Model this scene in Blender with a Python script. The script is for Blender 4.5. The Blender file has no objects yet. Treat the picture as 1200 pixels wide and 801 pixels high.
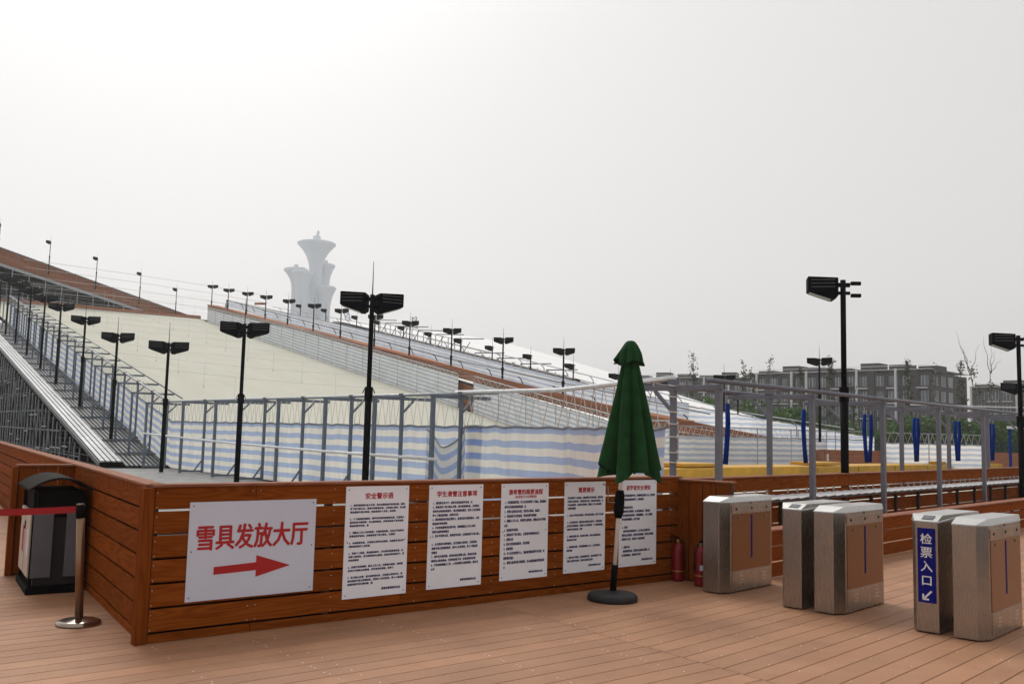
import bpy, bmesh, math, random
from mathutils import Vector, Matrix
R = math.radians
random.seed(7)
SC = bpy.context.scene
COL = SC.collection

# ------------------------------------------------------------------ camera
cd = bpy.data.cameras.new('camera'); cam = bpy.data.objects.new('camera', cd); COL.objects.link(cam)
cd.sensor_width = 36; cd.lens = 1085 / 1200 * 36; cd.clip_start = 0.05; cd.clip_end = 6000
cam.location = (0, 0, 1.7)
cam.rotation_mode = 'QUATERNION'
cam.rotation_quaternion = (Matrix.Rotation(R(90 + 5.574), 4, 'X') @ Matrix.Rotation(R(1.421), 4, 'Z')).to_quaternion()
SC.camera = cam

# ------------------------------------------------------------------ sky, sun, exposure
SUN_EL, SUN_AZ = 50, -24          # azimuth: degrees clockwise from +Y
w = bpy.data.worlds.new('World'); SC.world = w; w.use_nodes = True
nt = w.node_tree; nt.nodes.clear()
out = nt.nodes.new('ShaderNodeOutputWorld'); bg = nt.nodes.new('ShaderNodeBackground')
sky = nt.nodes.new('ShaderNodeTexSky'); sky.sky_type = 'NISHITA'; sky.sun_disc = False
sky.sun_elevation = R(SUN_EL); sky.sun_rotation = R(SUN_AZ); sky.air_density = 1.0; sky.dust_density = 6.0; sky.ozone_density = 1.0
hs = nt.nodes.new('ShaderNodeHueSaturation'); hs.inputs['Saturation'].default_value = 0.10
mx = nt.nodes.new('ShaderNodeMix'); mx.data_type = 'RGBA'; mx.blend_type = 'MULTIPLY'; mx.inputs['Factor'].default_value = 1
mx.inputs[7].default_value = (1.0, 0.985, 0.975, 1)
nt.links.new(sky.outputs[0], hs.inputs['Color']); nt.links.new(hs.outputs[0], mx.inputs[6])
ov = nt.nodes.new('ShaderNodeMix'); ov.data_type = 'RGBA'; ov.inputs['Factor'].default_value = 0.70   # thick even overcast over the clear-sky model
ov.inputs[7].default_value = (6.65, 6.57, 6.52, 1); nt.links.new(mx.outputs[2], ov.inputs[6])
nt.links.new(ov.outputs[2], bg.inputs[0]); nt.links.new(bg.outputs[0], out.inputs[0])
bg.inputs[1].default_value = 0.108
sl = bpy.data.lights.new('sun', 'SUN'); sl.energy = 1.5; sl.angle = R(25); sl.color = (1.0, 0.96, 0.9)
so = bpy.data.objects.new('sun', sl); COL.objects.link(so); so.location = (0, 0, 300)
sd = Vector((math.sin(R(SUN_AZ)) * math.cos(R(SUN_EL)), math.cos(R(SUN_AZ)) * math.cos(R(SUN_EL)), math.sin(R(SUN_EL))))
so.rotation_mode = 'QUATERNION'; so.rotation_quaternion = sd.to_track_quat('Z', 'Y')
vs = SC.view_settings; vs.view_transform = 'Standard'; vs.look = 'None'; vs.gamma = 1; vs.exposure = 0.12; vs.use_curve_mapping = False
cy = SC.cycles; cy.max_bounces = 8; cy.diffuse_bounces = 3; cy.glossy_bounces = 3; cy.transparent_max_bounces = 12; cy.volume_bounces = 4
cy.use_denoising = True
HAZE = 0.0004

# ------------------------------------------------------------------ materials
def newmat(name):
    m = bpy.data.materials.new(name); m.use_nodes = True
    n = m.node_tree; return m, n, n.nodes['Principled BSDF']
def L(n, a, b): n.links.new(a, b)
def N(n, t, **k):
    x = n.nodes.new(t)
    for a, v in k.items(): setattr(x, a, v)
    return x
def ramp(n, fac, stops):
    r = N(n, 'ShaderNodeValToRGB'); e = r.color_ramp.elements
    while len(e) < len(stops): e.new(0.5)
    for i, (p, c) in enumerate(stops): e[i].position = p; e[i].color = (*c, 1) if len(c) == 3 else c
    L(n, fac, r.inputs[0]); return r.outputs[0]
def plain(name, col, rough=0.6, metal=0.0, var=0.12, scale=6.0, bump=0.0, spec=0.4):
    m, n, p = newmat(name)
    tc = N(n, 'ShaderNodeTexCoord'); no = N(n, 'ShaderNodeTexNoise'); no.inputs['Scale'].default_value = scale; no.inputs['Detail'].default_value = 6
    L(n, tc.outputs['Object'], no.inputs['Vector'])
    a = tuple(c * (1 - var) for c in col); b = tuple(min(1, c * (1 + var)) for c in col)
    L(n, ramp(n, no.outputs[0], [(0.3, a), (0.7, b)]), p.inputs['Base Color'])
    p.inputs['Metallic'].default_value = metal; p.inputs['Specular IOR Level'].default_value = spec
    mr = N(n, 'ShaderNodeMapRange'); mr.inputs[3].default_value = max(0.02, rough - 0.1); mr.inputs[4].default_value = min(1, rough + 0.1)
    L(n, no.outputs[0], mr.inputs[0]); L(n, mr.outputs[0], p.inputs['Roughness'])
    if bump:
        bp = N(n, 'ShaderNodeBump'); bp.inputs['Strength'].default_value = bump; bp.inputs['Distance'].default_value = 0.01
        L(n, no.outputs[0], bp.inputs['Height']); L(n, bp.outputs[0], p.inputs['Normal'])
    return m
def wood(name, dark, mid, light, rough=0.55, vertical=False, ring=7.0):
    # long grain along local X (or Z), every plank (mesh island) with its own offset
    m, n, p = newmat(name)
    tc = N(n, 'ShaderNodeTexCoord'); geo = N(n, 'ShaderNodeNewGeometry'); mp = N(n, 'ShaderNodeMapping')
    mp.inputs['Scale'].default_value = (6, 6, 0.5) if vertical else (0.5, 6, 6)
    add = N(n, 'ShaderNodeVectorMath', operation='ADD'); sc = N(n, 'ShaderNodeVectorMath', operation='SCALE')
    cv = N(n, 'ShaderNodeCombineXYZ')
    for i in range(3): L(n, geo.outputs['Random Per Island'], cv.inputs[i])
    L(n, cv.outputs[0], sc.inputs[0]); sc.inputs['Scale'].default_value = 37.0
    L(n, tc.outputs['Object'], mp.inputs['Vector']); L(n, mp.outputs[0], add.inputs[0]); L(n, sc.outputs[0], add.inputs[1])
    n1 = N(n, 'ShaderNodeTexNoise'); n1.inputs['Scale'].default_value = 0.9; n1.inputs['Detail'].default_value = 2; L(n, add.outputs[0], n1.inputs['Vector'])
    mu = N(n, 'ShaderNodeMath', operation='MULTIPLY'); mu.inputs[1].default_value = ring * 2.2; L(n, n1.outputs[0], mu.inputs[0])
    fr = N(n, 'ShaderNodeMath', operation='PINGPONG'); fr.inputs[1].default_value = 0.5; L(n, mu.outputs[0], fr.inputs[0])
    n2 = N(n, 'ShaderNodeTexNoise'); n2.inputs['Scale'].default_value = 14; n2.inputs['Detail'].default_value = 5; L(n, add.outputs[0], n2.inputs['Vector'])
    mix = N(n, 'ShaderNodeMath', operation='MULTIPLY_ADD'); L(n, fr.outputs[0], mix.inputs[0]); mix.inputs[1].default_value = 1.1
    m3 = N(n, 'ShaderNodeMath', operation='MULTIPLY'); L(n, n2.outputs[0], m3.inputs[0]); m3.inputs[1].default_value = 0.6; L(n, m3.outputs[0], mix.inputs[2])
    col = ramp(n, mix.outputs[0], [(0.2, dark), (0.5, mid), (0.85, light)])
    hv = N(n, 'ShaderNodeHueSaturation'); L(n, col, hv.inputs['Color'])
    mr = N(n, 'ShaderNodeMapRange'); L(n, geo.outputs['Random Per Island'], mr.inputs[0]); mr.inputs[3].default_value = 0.84; mr.inputs[4].default_value = 1.14
    L(n, mr.outputs[0], hv.inputs['Value']); L(n, hv.outputs[0], p.inputs['Base Color'])
    p.inputs['Roughness'].default_value = rough; p.inputs['Specular IOR Level'].default_value = 0.03
    bp = N(n, 'ShaderNodeBump'); bp.inputs['Strength'].default_value = 0.12; bp.inputs['Distance'].default_value = 0.003
    L(n, mix.outputs[0], bp.inputs['Height']); L(n, bp.outputs[0], p.inputs['Normal'])
    return m
def deckmat():
    m, n, p = newmat('deck_composite')
    tc = N(n, 'ShaderNodeTexCoord'); geo = N(n, 'ShaderNodeNewGeometry')
    no = N(n, 'ShaderNodeTexNoise'); no.inputs['Scale'].default_value = 1.3; no.inputs['Detail'].default_value = 7; no.inputs['Roughness'].default_value = 0.65
    L(n, tc.outputs['Object'], no.inputs['Vector'])
    fi = N(n, 'ShaderNodeTexNoise'); fi.inputs['Scale'].default_value = 60; fi.inputs['Detail'].default_value = 4; L(n, tc.outputs['Object'], fi.inputs['Vector'])
    c = ramp(n, no.outputs[0], [(0.25, (0.315, 0.155, 0.083)), (0.55, (0.385, 0.195, 0.106)), (0.8, (0.44, 0.235, 0.134))])
    mm = N(n, 'ShaderNodeMix', data_type='RGBA', blend_type='MULTIPLY'); mm.inputs['Factor'].default_value = 0.5
    L(n, c, mm.inputs[6]); L(n, ramp(n, fi.outputs[0], [(0.3, (0.72, 0.72, 0.72)), (0.7, (1.15, 1.15, 1.15))]), mm.inputs[7])
    hv = N(n, 'ShaderNodeHueSaturation'); L(n, mm.outputs[2], hv.inputs['Color'])
    mr = N(n, 'ShaderNodeMapRange'); L(n, geo.outputs['Random Per Island'], mr.inputs[0]); mr.inputs[3].default_value = 0.88; mr.inputs[4].default_value = 1.12
    L(n, mr.outputs[0], hv.inputs['Value']); L(n, hv.outputs[0], p.inputs['Base Color'])
    wn = N(n, 'ShaderNodeTexNoise'); wn.inputs['Scale'].default_value = 0.55; wn.inputs['Detail'].default_value = 9; wn.inputs['Roughness'].default_value = 0.7; L(n, tc.outputs['Object'], wn.inputs['Vector'])
    wm = N(n, 'ShaderNodeMix', data_type='RGBA', blend_type='MULTIPLY'); wm.inputs['Factor'].default_value = 1.0; L(n, hv.outputs[0], wm.inputs[6])
    L(n, ramp(n, wn.outputs[0], [(0.32, (0.84, 0.82, 0.80)), (0.5, (1, 1, 1)), (0.68, (1.08, 1.09, 1.10))]), wm.inputs[7]); L(n, wm.outputs[2], p.inputs['Base Color'])
    p.inputs['Roughness'].default_value = 0.62; p.inputs['Specular IOR Level'].default_value = 0.3
    bp = N(n, 'ShaderNodeBump'); bp.inputs['Strength'].default_value = 0.2; bp.inputs['Distance'].default_value = 0.003
    L(n, fi.outputs[0], bp.inputs['Height']); L(n, bp.outputs[0], p.inputs['Normal'])
    return m
def stripes(name, period=0.31, white=(0.74, 0.73, 0.70), blue=(0.27, 0.37, 0.62), fold=3.0, thin=0.72):
    # woven awning cloth: UV = metres along, metres up
    m, n, p = newmat(name)
    uv = N(n, 'ShaderNodeUVMap'); uv.uv_map = 'UVMap'; sep = N(n, 'ShaderNodeSeparateXYZ'); L(n, uv.outputs[0], sep.inputs[0])
    no = N(n, 'ShaderNodeTexNoise'); no.inputs['Scale'].default_value = 1.1; no.inputs['Detail'].default_value = 4; L(n, uv.outputs[0], no.inputs['Vector'])
    wob = N(n, 'ShaderNodeMath', operation='MULTIPLY_ADD'); L(n, no.outputs[0], wob.inputs[0]); wob.inputs[1].default_value = 0.04; L(n, sep.outputs[1], wob.inputs[2])
    dv = N(n, 'ShaderNodeMath', operation='DIVIDE'); L(n, wob.outputs[0], dv.inputs[0]); dv.inputs[1].default_value = period
    fr = N(n, 'ShaderNodeMath', operation='FRACT'); L(n, dv.outputs[0], fr.inputs[0])
    c = ramp(n, fr.outputs[0], [(0.0, white), (0.50, white), (0.54, blue), (0.97, blue)]); 
    mp = N(n, 'ShaderNodeMapping'); mp.inputs['Scale'].default_value = (fold, 0.5, 1); L(n, uv.outputs[0], mp.inputs['Vector'])
    n2 = N(n, 'ShaderNodeTexNoise'); n2.inputs['Scale'].default_value = 1.4; n2.inputs['Detail'].default_value = 5; L(n, mp.outputs[0], n2.inputs['Vector'])
    mm = N(n, 'ShaderNodeMix', data_type='RGBA', blend_type='MULTIPLY'); mm.inputs['Factor'].default_value = 0.6
    L(n, c, mm.inputs[6]); L(n, ramp(n, n2.outputs[0], [(0.3, (0.82, 0.82, 0.80)), (0.65, (1.05, 1.05, 1.05))]), mm.inputs[7])
    L(n, mm.outputs[2], p.inputs['Base Color']); p.inputs['Roughness'].default_value = 0.7; p.inputs['Specular IOR Level'].default_value = 0.2
    bp = N(n, 'ShaderNodeBump'); bp.inputs['Strength'].default_value = 0.8; bp.inputs['Distance'].default_value = 0.06
    L(n, n2.outputs[0], bp.inputs['Height']); L(n, bp.outputs[0], p.inputs['Normal'])
    tr = N(n, 'ShaderNodeBsdfTranslucent'); L(n, mm.outputs[2], tr.inputs['Color']); ms = N(n, 'ShaderNodeMixShader'); ms.inputs[0].default_value = thin
    L(n, p.outputs[0], ms.inputs[1]); L(n, tr.outputs[0], ms.inputs[2]); L(n, ms.outputs[0], n.nodes['Material Output'].inputs['Surface'])
    return m
def steel(name, col=(0.37, 0.33, 0.295), rough=0.24, brush='Z'):
    m, n, p = newmat(name)
    tc = N(n, 'ShaderNodeTexCoord'); mp = N(n, 'ShaderNodeMapping')
    mp.inputs['Scale'].default_value = (60, 60, 1.5) if brush == 'Z' else (2, 60, 60); L(n, tc.outputs['Object'], mp.inputs['Vector'])
    a = N(n, 'ShaderNodeTexNoise'); a.inputs['Scale'].default_value = 4; a.inputs['Detail'].default_value = 3; L(n, mp.outputs[0], a.inputs['Vector'])
    b = N(n, 'ShaderNodeTexNoise'); b.inputs['Scale'].default_value = 3.5; b.inputs['Detail'].default_value = 6; L(n, tc.outputs['Object'], b.inputs['Vector'])
    ad = N(n, 'ShaderNodeMath', operation='ADD'); L(n, a.outputs[0], ad.inputs[0]); L(n, b.outputs[0], ad.inputs[1])
    hf = N(n, 'ShaderNodeMath', operation='MULTIPLY'); L(n, ad.outputs[0], hf.inputs[0]); hf.inputs[1].default_value = 0.5
    L(n, ramp(n, hf.outputs[0], [(0.3, tuple(c * 0.72 for c in col)), (0.55, col), (0.75, tuple(c * 1.12 for c in col))]), p.inputs['Base Color'])
    p.inputs['Metallic'].default_value = 0.92
    mr = N(n, 'ShaderNodeMapRange'); L(n, hf.outputs[0], mr.inputs[0]); mr.inputs[1].default_value = 0.3; mr.inputs[2].default_value = 0.7; mr.inputs[3].default_value = rough + 0.12; mr.inputs[4].default_value = rough - 0.06
    L(n, mr.outputs[0], p.inputs['Roughness'])
    return m
def leafmat(name, a, b, c):
    m, n, p = newmat(name)
    geo = N(n, 'ShaderNodeNewGeometry')
    L(n, ramp(n, geo.outputs['Random Per Island'], [(0.0, a), (0.5, b), (1.0, c)]), p.inputs['Base Color'])
    p.inputs['Roughness'].default_value = 0.6; p.inputs['Specular IOR Level'].default_value = 0.25
    tr = N(n, 'ShaderNodeBsdfTranslucent'); tr.inputs['Color'].default_value = (*b, 1); ms = N(n, 'ShaderNodeMixShader'); ms.inputs[0].default_value = 0.25
    L(n, p.outputs[0], ms.inputs[1]); L(n, tr.outputs[0], ms.inputs[2]); L(n, ms.outputs[0], n.nodes['Material Output'].inputs['Surface'])
    return m
def carpet():
    m, n, p = newmat('cream_carpet'); tc = N(n, 'ShaderNodeTexCoord'); sp = N(n, 'ShaderNodeSeparateXYZ'); L(n, tc.outputs['Object'], sp.inputs[0])
    d = N(n, 'ShaderNodeMath', operation='DIVIDE'); L(n, sp.outputs[0], d.inputs[0]); d.inputs[1].default_value = 1.9
    f = N(n, 'ShaderNodeMath', operation='FRACT'); L(n, d.outputs[0], f.inputs[0])
    mp = N(n, 'ShaderNodeMapping'); mp.inputs['Scale'].default_value = (0.5, 0.08, 1); L(n, tc.outputs['Object'], mp.inputs['Vector'])
    no = N(n, 'ShaderNodeTexNoise'); no.inputs['Scale'].default_value = 1.0; no.inputs['Detail'].default_value = 7; L(n, mp.outputs[0], no.inputs['Vector'])
    c = ramp(n, no.outputs[0], [(0.3, (0.52, 0.515, 0.435)), (0.5, (0.55, 0.545, 0.465)), (0.72, (0.575, 0.57, 0.495))])
    mm = N(n, 'ShaderNodeMix', data_type='RGBA', blend_type='MULTIPLY'); mm.inputs['Factor'].default_value = 1.0
    L(n, c, mm.inputs[6]); L(n, ramp(n, f.outputs[0], [(0.0, (0.93, 0.93, 0.93)), (0.025, (1, 1, 1)), (0.975, (1, 1, 1)), (1.0, (0.93, 0.93, 0.93))]), mm.inputs[7])
    L(n, mm.outputs[2], p.inputs['Base Color']); p.inputs['Roughness'].default_value = 0.9; p.inputs['Specular IOR Level'].default_value = 0.15
    bp = N(n, 'ShaderNodeBump'); bp.inputs['Strength'].default_value = 0.25; bp.inputs['Distance'].default_value = 0.06; L(n, no.outputs[0], bp.inputs['Height']); L(n, bp.outputs[0], p.inputs['Normal'])
    return m
def netmat(name, col, alpha):
    m, n, p = newmat(name)
    tc = N(n, 'ShaderNodeTexCoord'); no = N(n, 'ShaderNodeTexNoise'); no.inputs['Scale'].default_value = 0.6; L(n, tc.outputs['Object'], no.inputs['Vector'])
    L(n, ramp(n, no.outputs[0], [(0.3, tuple(c * 0.8 for c in col)), (0.7, tuple(c * 1.2 for c in col))]), p.inputs['Base Color'])
    p.inputs['Alpha'].default_value = alpha; p.inputs['Roughness'].default_value = 0.7
    return m

M = dict(
    wall=wood('wall_wood', (0.160, 0.036, 0.004), (0.208, 0.050, 0.006), (0.250, 0.065, 0.010), rough=0.75),
    wallv=wood('wall_wood_vertical', (0.142, 0.032, 0.004), (0.185, 0.044, 0.006), (0.225, 0.058, 0.009), rough=0.75, vertical=True),
    cap=wood('cap_wood', (0.22, 0.085, 0.048), (0.30, 0.125, 0.075), (0.36, 0.16, 0.10), rough=0.5),
    farwood=wood('far_brown_boards', (0.26, 0.115, 0.066), (0.34, 0.150, 0.088), (0.40, 0.18, 0.11), rough=0.7),
    batten=plain('dark_batten', (0.035, 0.022, 0.016), 0.7),
    deck=deckmat(), gap=plain('deck_underside', (0.02, 0.012, 0.009), 0.9),
    screw=plain('screw_zinc', (0.78, 0.76, 0.74), 0.4, 0.2),
    ground=plain('pale_ground', (0.20, 0.195, 0.185), 1.0, 0, 0.25, 0.35, 0.2, spec=0.0),
    apron=plain('apron_concrete', (0.27, 0.27, 0.265), 0.85, 0, 0.3, 2.5, 0.2),
    shade=plain('painted_shade_black', (0.003, 0.003, 0.003), 1.0, 0, 0.1, spec=0.0), poster=plain('notice_board', (0.85, 0.865, 0.92), 0.5, 0, 0.04, 3.0, spec=0.2),  # first entry: near-black that paints in the shade under slope and ramp
    deck_reflect_pole=plain('steel_reflected_brown', (0.27, 0.165, 0.10), 0.38, 0.85, 0.12, 4),  # brown reflection of the deck put into the pole's base colour
    strip=plain('ribbed_aluminium', (0.40, 0.41, 0.42), 0.42, 0.3, 0.2, 3),
    panel=plain('sign_board', (0.62, 0.65, 0.76), 0.5, 0, 0.03, 2.0, spec=0.2),
    red=plain('sign_red', (0.42, 0.012, 0.014), 0.5, 0, 0.05), navy=plain('sign_navy', (0.02, 0.02, 0.10), 0.5, 0, 0.05),
    blue=plain('sign_blue', (0.006, 0.008, 0.17), 0.6, 0, 0.05, spec=0.1), white=plain('white_paint', (0.75, 0.75, 0.75), 0.45, 0, 0.04),
    stainless=steel('stainless'), stainless_top=steel('stainless_top', (0.60, 0.59, 0.57), 0.28, 'X'), mirror=plain('polished_side', (0.215, 0.122, 0.062), 0.19, 0.95, 0.04, 0.8),  # polished_side: brown of the reflected timber put into its base colour
    chrome=steel('chrome', (0.34, 0.28, 0.235), 0.14), black=plain('black_paint', (0.005, 0.005, 0.006), 0.7, 0, 0.2, spec=0.05), rubber=plain('black_rubber', (0.014, 0.014, 0.015), 0.6, 0, 0.3, 8),
    housing=plain('lamp_housing', (0.003, 0.004, 0.007), 0.7, 0, 0.2, spec=0.05), lens=plain('lamp_glass', (0.035, 0.035, 0.035), 0.12, 0, 0.05, spec=0.8),
    fsteel=plain('painted_steel', (0.135, 0.165, 0.205), 0.5, 0.1, 0.14, 5), fsteel2=plain('painted_steel_mauve', (0.165, 0.172, 0.205), 0.5, 0.1, 0.12, 5),
    galv=plain('galvanised', (0.36, 0.38, 0.40), 0.42, 0.55, 0.2, 7), scaff=plain('scaffold_tube', (0.17, 0.185, 0.20), 0.5, 0.3, 0.25, 3),
    alum=plain('aluminium', (0.76, 0.77, 0.78), 0.45, 0.05, 0.12, 5), alud=plain('aluminium_dark', (0.14, 0.145, 0.15), 0.55, 0.4, 0.2, 5),
    cream=carpet(), snow=plain('white_cover', (0.82, 0.82, 0.82), 0.7, 0, 0.03, 0.4),
    cloth=stripes('striped_cloth', 0.31, (0.88, 0.86, 0.81), (0.46, 0.56, 0.80)), cloth_far=stripes('striped_cloth_far', 0.29, (0.90, 0.90, 0.89), (0.56, 0.64, 0.78), 0.8), cloth_lane=stripes('striped_cloth_lane', 0.29, (0.93, 0.93, 0.92), (0.56, 0.63, 0.75), 0.8, 0.12), hem=plain('cloth_hem', (0.27, 0.28, 0.30), 0.8),
    rope=plain('white_rope', (0.66, 0.64, 0.6), 0.8), ropedark=plain('grey_cable', (0.55, 0.55, 0.53), 0.6),
    green=plain('parasol_cloth', (0.008, 0.050, 0.012), 0.85, 0, 0.25, 9, 0.15, 0.2), alupole=plain('parasol_pole', (0.80, 0.78, 0.75), 0.35, 0.0, 0.05),
    yellow=plain('yellow_vinyl', (0.56, 0.30, 0.012), 0.5, 0, 0.15, 1.5), padblue=plain('blue_foam', (0.004, 0.03, 0.20), 0.8, 0, 0.15, 9, spec=0.08),
    exting=plain('extinguisher_red', (0.21, 0.006, 0.008), 0.4, 0, 0.1), brass=plain('brass', (0.5, 0.4, 0.15), 0.35, 0.7),
    binpanel=plain('bin_grey', (0.115, 0.12, 0.14), 0.5, 0, 0.1, 4), binpaper=plain('bin_poster', (0.50, 0.42, 0.36), 0.6, 0, 0.1, 6), bronze=plain('bin_roof', (0.012, 0.009, 0.006), 0.75, 0.0, 0.2, spec=0.06),
    belt=plain('red_belt', (0.34, 0.006, 0.008), 0.6, 0, 0.06),
    brick=plain('grey_brick', (0.045, 0.042, 0.044), 0.9, 0, 0.15, 0.8), brick2=plain('brown_brick', (0.085, 0.07, 0.066), 0.9, 0, 0.15, 0.8), trim=plain('pale_trim', (0.62, 0.62, 0.63), 0.7), glass=plain('window_glass', (0.09, 0.11, 0.13), 0.12, 0, 0.4, 0.5, spec=0.8),
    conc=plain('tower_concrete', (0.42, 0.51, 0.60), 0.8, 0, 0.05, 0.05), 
    leafa=leafmat('shrub_leaves', (0.045, 0.10, 0.02), (0.085, 0.165, 0.035), (0.13, 0.21, 0.055)), leafb=leafmat('poplar_leaves', (0.022, 0.042, 0.016), (0.045, 0.068, 0.026), (0.07, 0.095, 0.04)),
    bark=plain('pale_bark', (0.20, 0.18, 0.15), 0.9, 0, 0.25, 5), net=netmat('green_net', (0.012, 0.045, 0.028), 0.22), netd=netmat('green_net_low', (0.006, 0.030, 0.022), 0.70), mesh_post=plain('green_post', (0.01, 0.03, 0.024), 0.5),
    skin=plain('skin', (0.40, 0.24, 0.17), 0.6), coat=plain('pale_coat', (0.32, 0.33, 0.34), 0.8), hair=plain('dark_hair', (0.012, 0.01, 0.01), 0.7),
)

# ------------------------------------------------------------------ mesh helpers
class MB:
    def __init__(s): s.v = []; s.f = []; s.uv = None
    def add(s, vs, fs):
        o = len(s.v); s.v += [tuple(x) for x in vs]; s.f += [tuple(i + o for i in f) for f in fs]; return s
    def box(s, x0, x1, y0, y1, z0, z1):
        return s.add([(x0, y0, z0), (x1, y0, z0), (x1, y1, z0), (x0, y1, z0), (x0, y0, z1), (x1, y0, z1), (x1, y1, z1), (x0, y1, z1)],
                     [(0, 3, 2, 1), (4, 5, 6, 7), (0, 1, 5, 4), (1, 2, 6, 5), (2, 3, 7, 6), (3, 0, 4, 7)])
    def bar(s, a, b, wdt, hgt=None, up=(0, 0, 1)):
        a, b = Vector(a), Vector(b); hgt = hgt or wdt; d = (b - a).normalized(); u = Vector(up)
        if abs(d.dot(u)) > 0.98: u = Vector((1, 0, 0))
        x = d.cross(u).normalized() * wdt / 2; y = d.cross(x).normalized() * hgt / 2
        q = [a - x - y, a + x - y, a + x + y, a - x + y, b - x - y, b + x - y, b + x + y, b - x + y]
        return s.add(q, [(0, 1, 2, 3), (7, 6, 5, 4), (0, 4, 5, 1), (1, 5, 6, 2), (2, 6, 7, 3), (3, 7, 4, 0)])
    def tube(s, pts, r, n=8):
        pts = [Vector(p) for p in pts]; rings = []; k = len(pts)
        rr = r if isinstance(r, (list, tuple)) else [r] * k
        ref = Vector((0, 0, 1)) if abs((pts[-1] - pts[0]).normalized().z) < 0.9 else Vector((1, 0, 0))
        o = len(s.v)
        for i, p in enumerate(pts):
            d = (pts[min(i + 1, k - 1)] - pts[max(i - 1, 0)]).normalized()
            x = d.cross(ref).normalized(); y = d.cross(x).normalized()
            for j in range(n):
                a = 2 * math.pi * j / n; s.v.append(tuple(p + (x * math.cos(a) + y * math.sin(a)) * rr[i]))
        for i in range(k - 1):
            for j in range(n):
                s.f.append((o + i * n + j, o + i * n + (j + 1) % n, o + (i + 1) * n + (j + 1) % n, o + (i + 1) * n + j))
        s.f.append(tuple(o + j for j in range(n))[::-1]); s.f.append(tuple(o + (k - 1) * n + j for j in range(n)))
        return s
    def lathe(s, prof, n=24, c=(0, 0)):
        o = len(s.v); k = len(prof)
        for r, z in prof:
            for j in range(n):
                a = 2 * math.pi * j / n; s.v.append((c[0] + max(r, 1e-4) * math.cos(a), c[1] + max(r, 1e-4) * math.sin(a), z))
        for i in range(k - 1):
            for j in range(n):
                s.f.append((o + i * n + j, o + i * n + (j + 1) % n, o + (i + 1) * n + (j + 1) % n, o + (i + 1) * n + j))
        s.f.append(tuple(o + j for j in range(n))[::-1]); s.f.append(tuple(o + (k - 1) * n + j for j in range(n)))
        return s
    def prism(s, poly, z0, z1):
        k = len(poly)
        return s.add([(x, y, z0) for x, y in poly] + [(x, y, z1) for x, y in poly],
                     [tuple(range(k))[::-1], tuple(range(k, 2 * k))] + [(i, (i + 1) % k, k + (i + 1) % k, k + i) for i in range(k)])
    def grid(s, P, uvf=None):
        # P: rows of points; uvf: rows of (u, v)
        o = len(s.v); nr, nc = len(P), len(P[0])
        for r in P: s.v += [tuple(p) for p in r]
        for i in range(nr - 1):
            for j in range(nc - 1): s.f.append((o + i * nc + j, o + i * nc + j + 1, o + (i + 1) * nc + j + 1, o + (i + 1) * nc + j))
        if uvf is not None:
            s.uv = (s.uv or {})
            for i in range(nr):
                for j in range(nc): s.uv[o + i * nc + j] = uvf[i][j]
        return s
    def mesh(s, name, m, bevel=0, smooth=False, normals=True):
        me = bpy.data.meshes.new(name); me.from_pydata(s.v, [], s.f); me.materials.append(m)
        if s.uv:
            ul = me.uv_layers.new(name='UVMap')
            for lo in me.loops: ul.data[lo.index].uv = s.uv.get(lo.vertex_index, (0, 0))
        bm = bmesh.new(); bm.from_mesh(me)
        if normals: bmesh.ops.recalc_face_normals(bm, faces=bm.faces[:])
        if bevel: bmesh.ops.bevel(bm, geom=bm.edges[:], offset=bevel, segments=2, profile=0.6, affect='EDGES', clamp_overlap=True)
        bm.to_mesh(me); bm.free()
        if smooth:
            for p in me.polygons: p.use_smooth = True
        return me
def link(name, me, parent=None, loc=None, rotz=None):
    o = bpy.data.objects.new(name, me); COL.objects.link(o)
    if parent is not None: o.parent = parent
    if loc is not None: o.location = loc
    if rotz is not None: o.rotation_euler = (0, 0, rotz)
    return o
def part(name, mb, m, parent, bevel=0, smooth=False, label=None):
    o = link(name, mb.mesh(name, m, bevel, smooth), parent)
    if label: o['label'] = label
    return o
def tag(o, label=None, cat=None, group=None, kind=None):
    for k, v in (('label', label), ('category', cat), ('group', group), ('kind', kind)):
        if v: o[k] = v
    return o
def thing(name, label, cat, loc=(0, 0, 0), rotz=0.0, group=None):
    o = bpy.data.objects.new(name, None); COL.objects.link(o); o.location = loc; o.rotation_euler = (0, 0, rotz); o.empty_display_size = 0.2
    return tag(o, label, cat, group)
def struct(name, mb, m, loc=None, rotz=None, **k):
    o = link(name, mb.mesh(name, m, **k), None, loc, rotz); o['kind'] = 'structure'; return o
def dup(root, loc, rotz, label, group=None, scale=None):
    r = root.copy(); COL.objects.link(r); r.location = loc; r.rotation_euler = (0, 0, rotz); r['label'] = label
    if scale: r.scale = scale
    if group: r['group'] = group
    for ch in list(root.children):
        c = ch.copy(); COL.objects.link(c); c.parent = r
        for g in list(ch.children):
            d = g.copy(); COL.objects.link(d); d.parent = c
    return r
ORD = ['first', 'second', 'third', 'fourth', 'fifth', 'sixth', 'seventh', 'eighth', 'ninth', 'tenth', 'eleventh', 'twelfth', 'thirteenth', 'fourteenth', 'fifteenth', 'sixteenth', 'seventeenth', 'eighteenth', 'nineteenth', 'twentieth',
       'twenty-first', 'twenty-second', 'twenty-third', 'twenty-fourth', 'twenty-fifth', 'twenty-sixth', 'twenty-seventh', 'twenty-eighth', 'twenty-ninth', 'thirtieth']
def az(a): return Vector((math.sin(R(a)), math.cos(R(a)), 0))
AS = -34.9                                   # the fall line of the ski slopes runs up towards this azimuth
RS = R(-AS)                                  # local +Y uphill (u), local +X across (v)
UD, VD = az(AS), az(AS + 90)
U0, UE, TS = 37.5, 119.0, math.tan(R(10.5))
def S(u): return max(0.0, TS * (min(u, UE) - U0))
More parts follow.
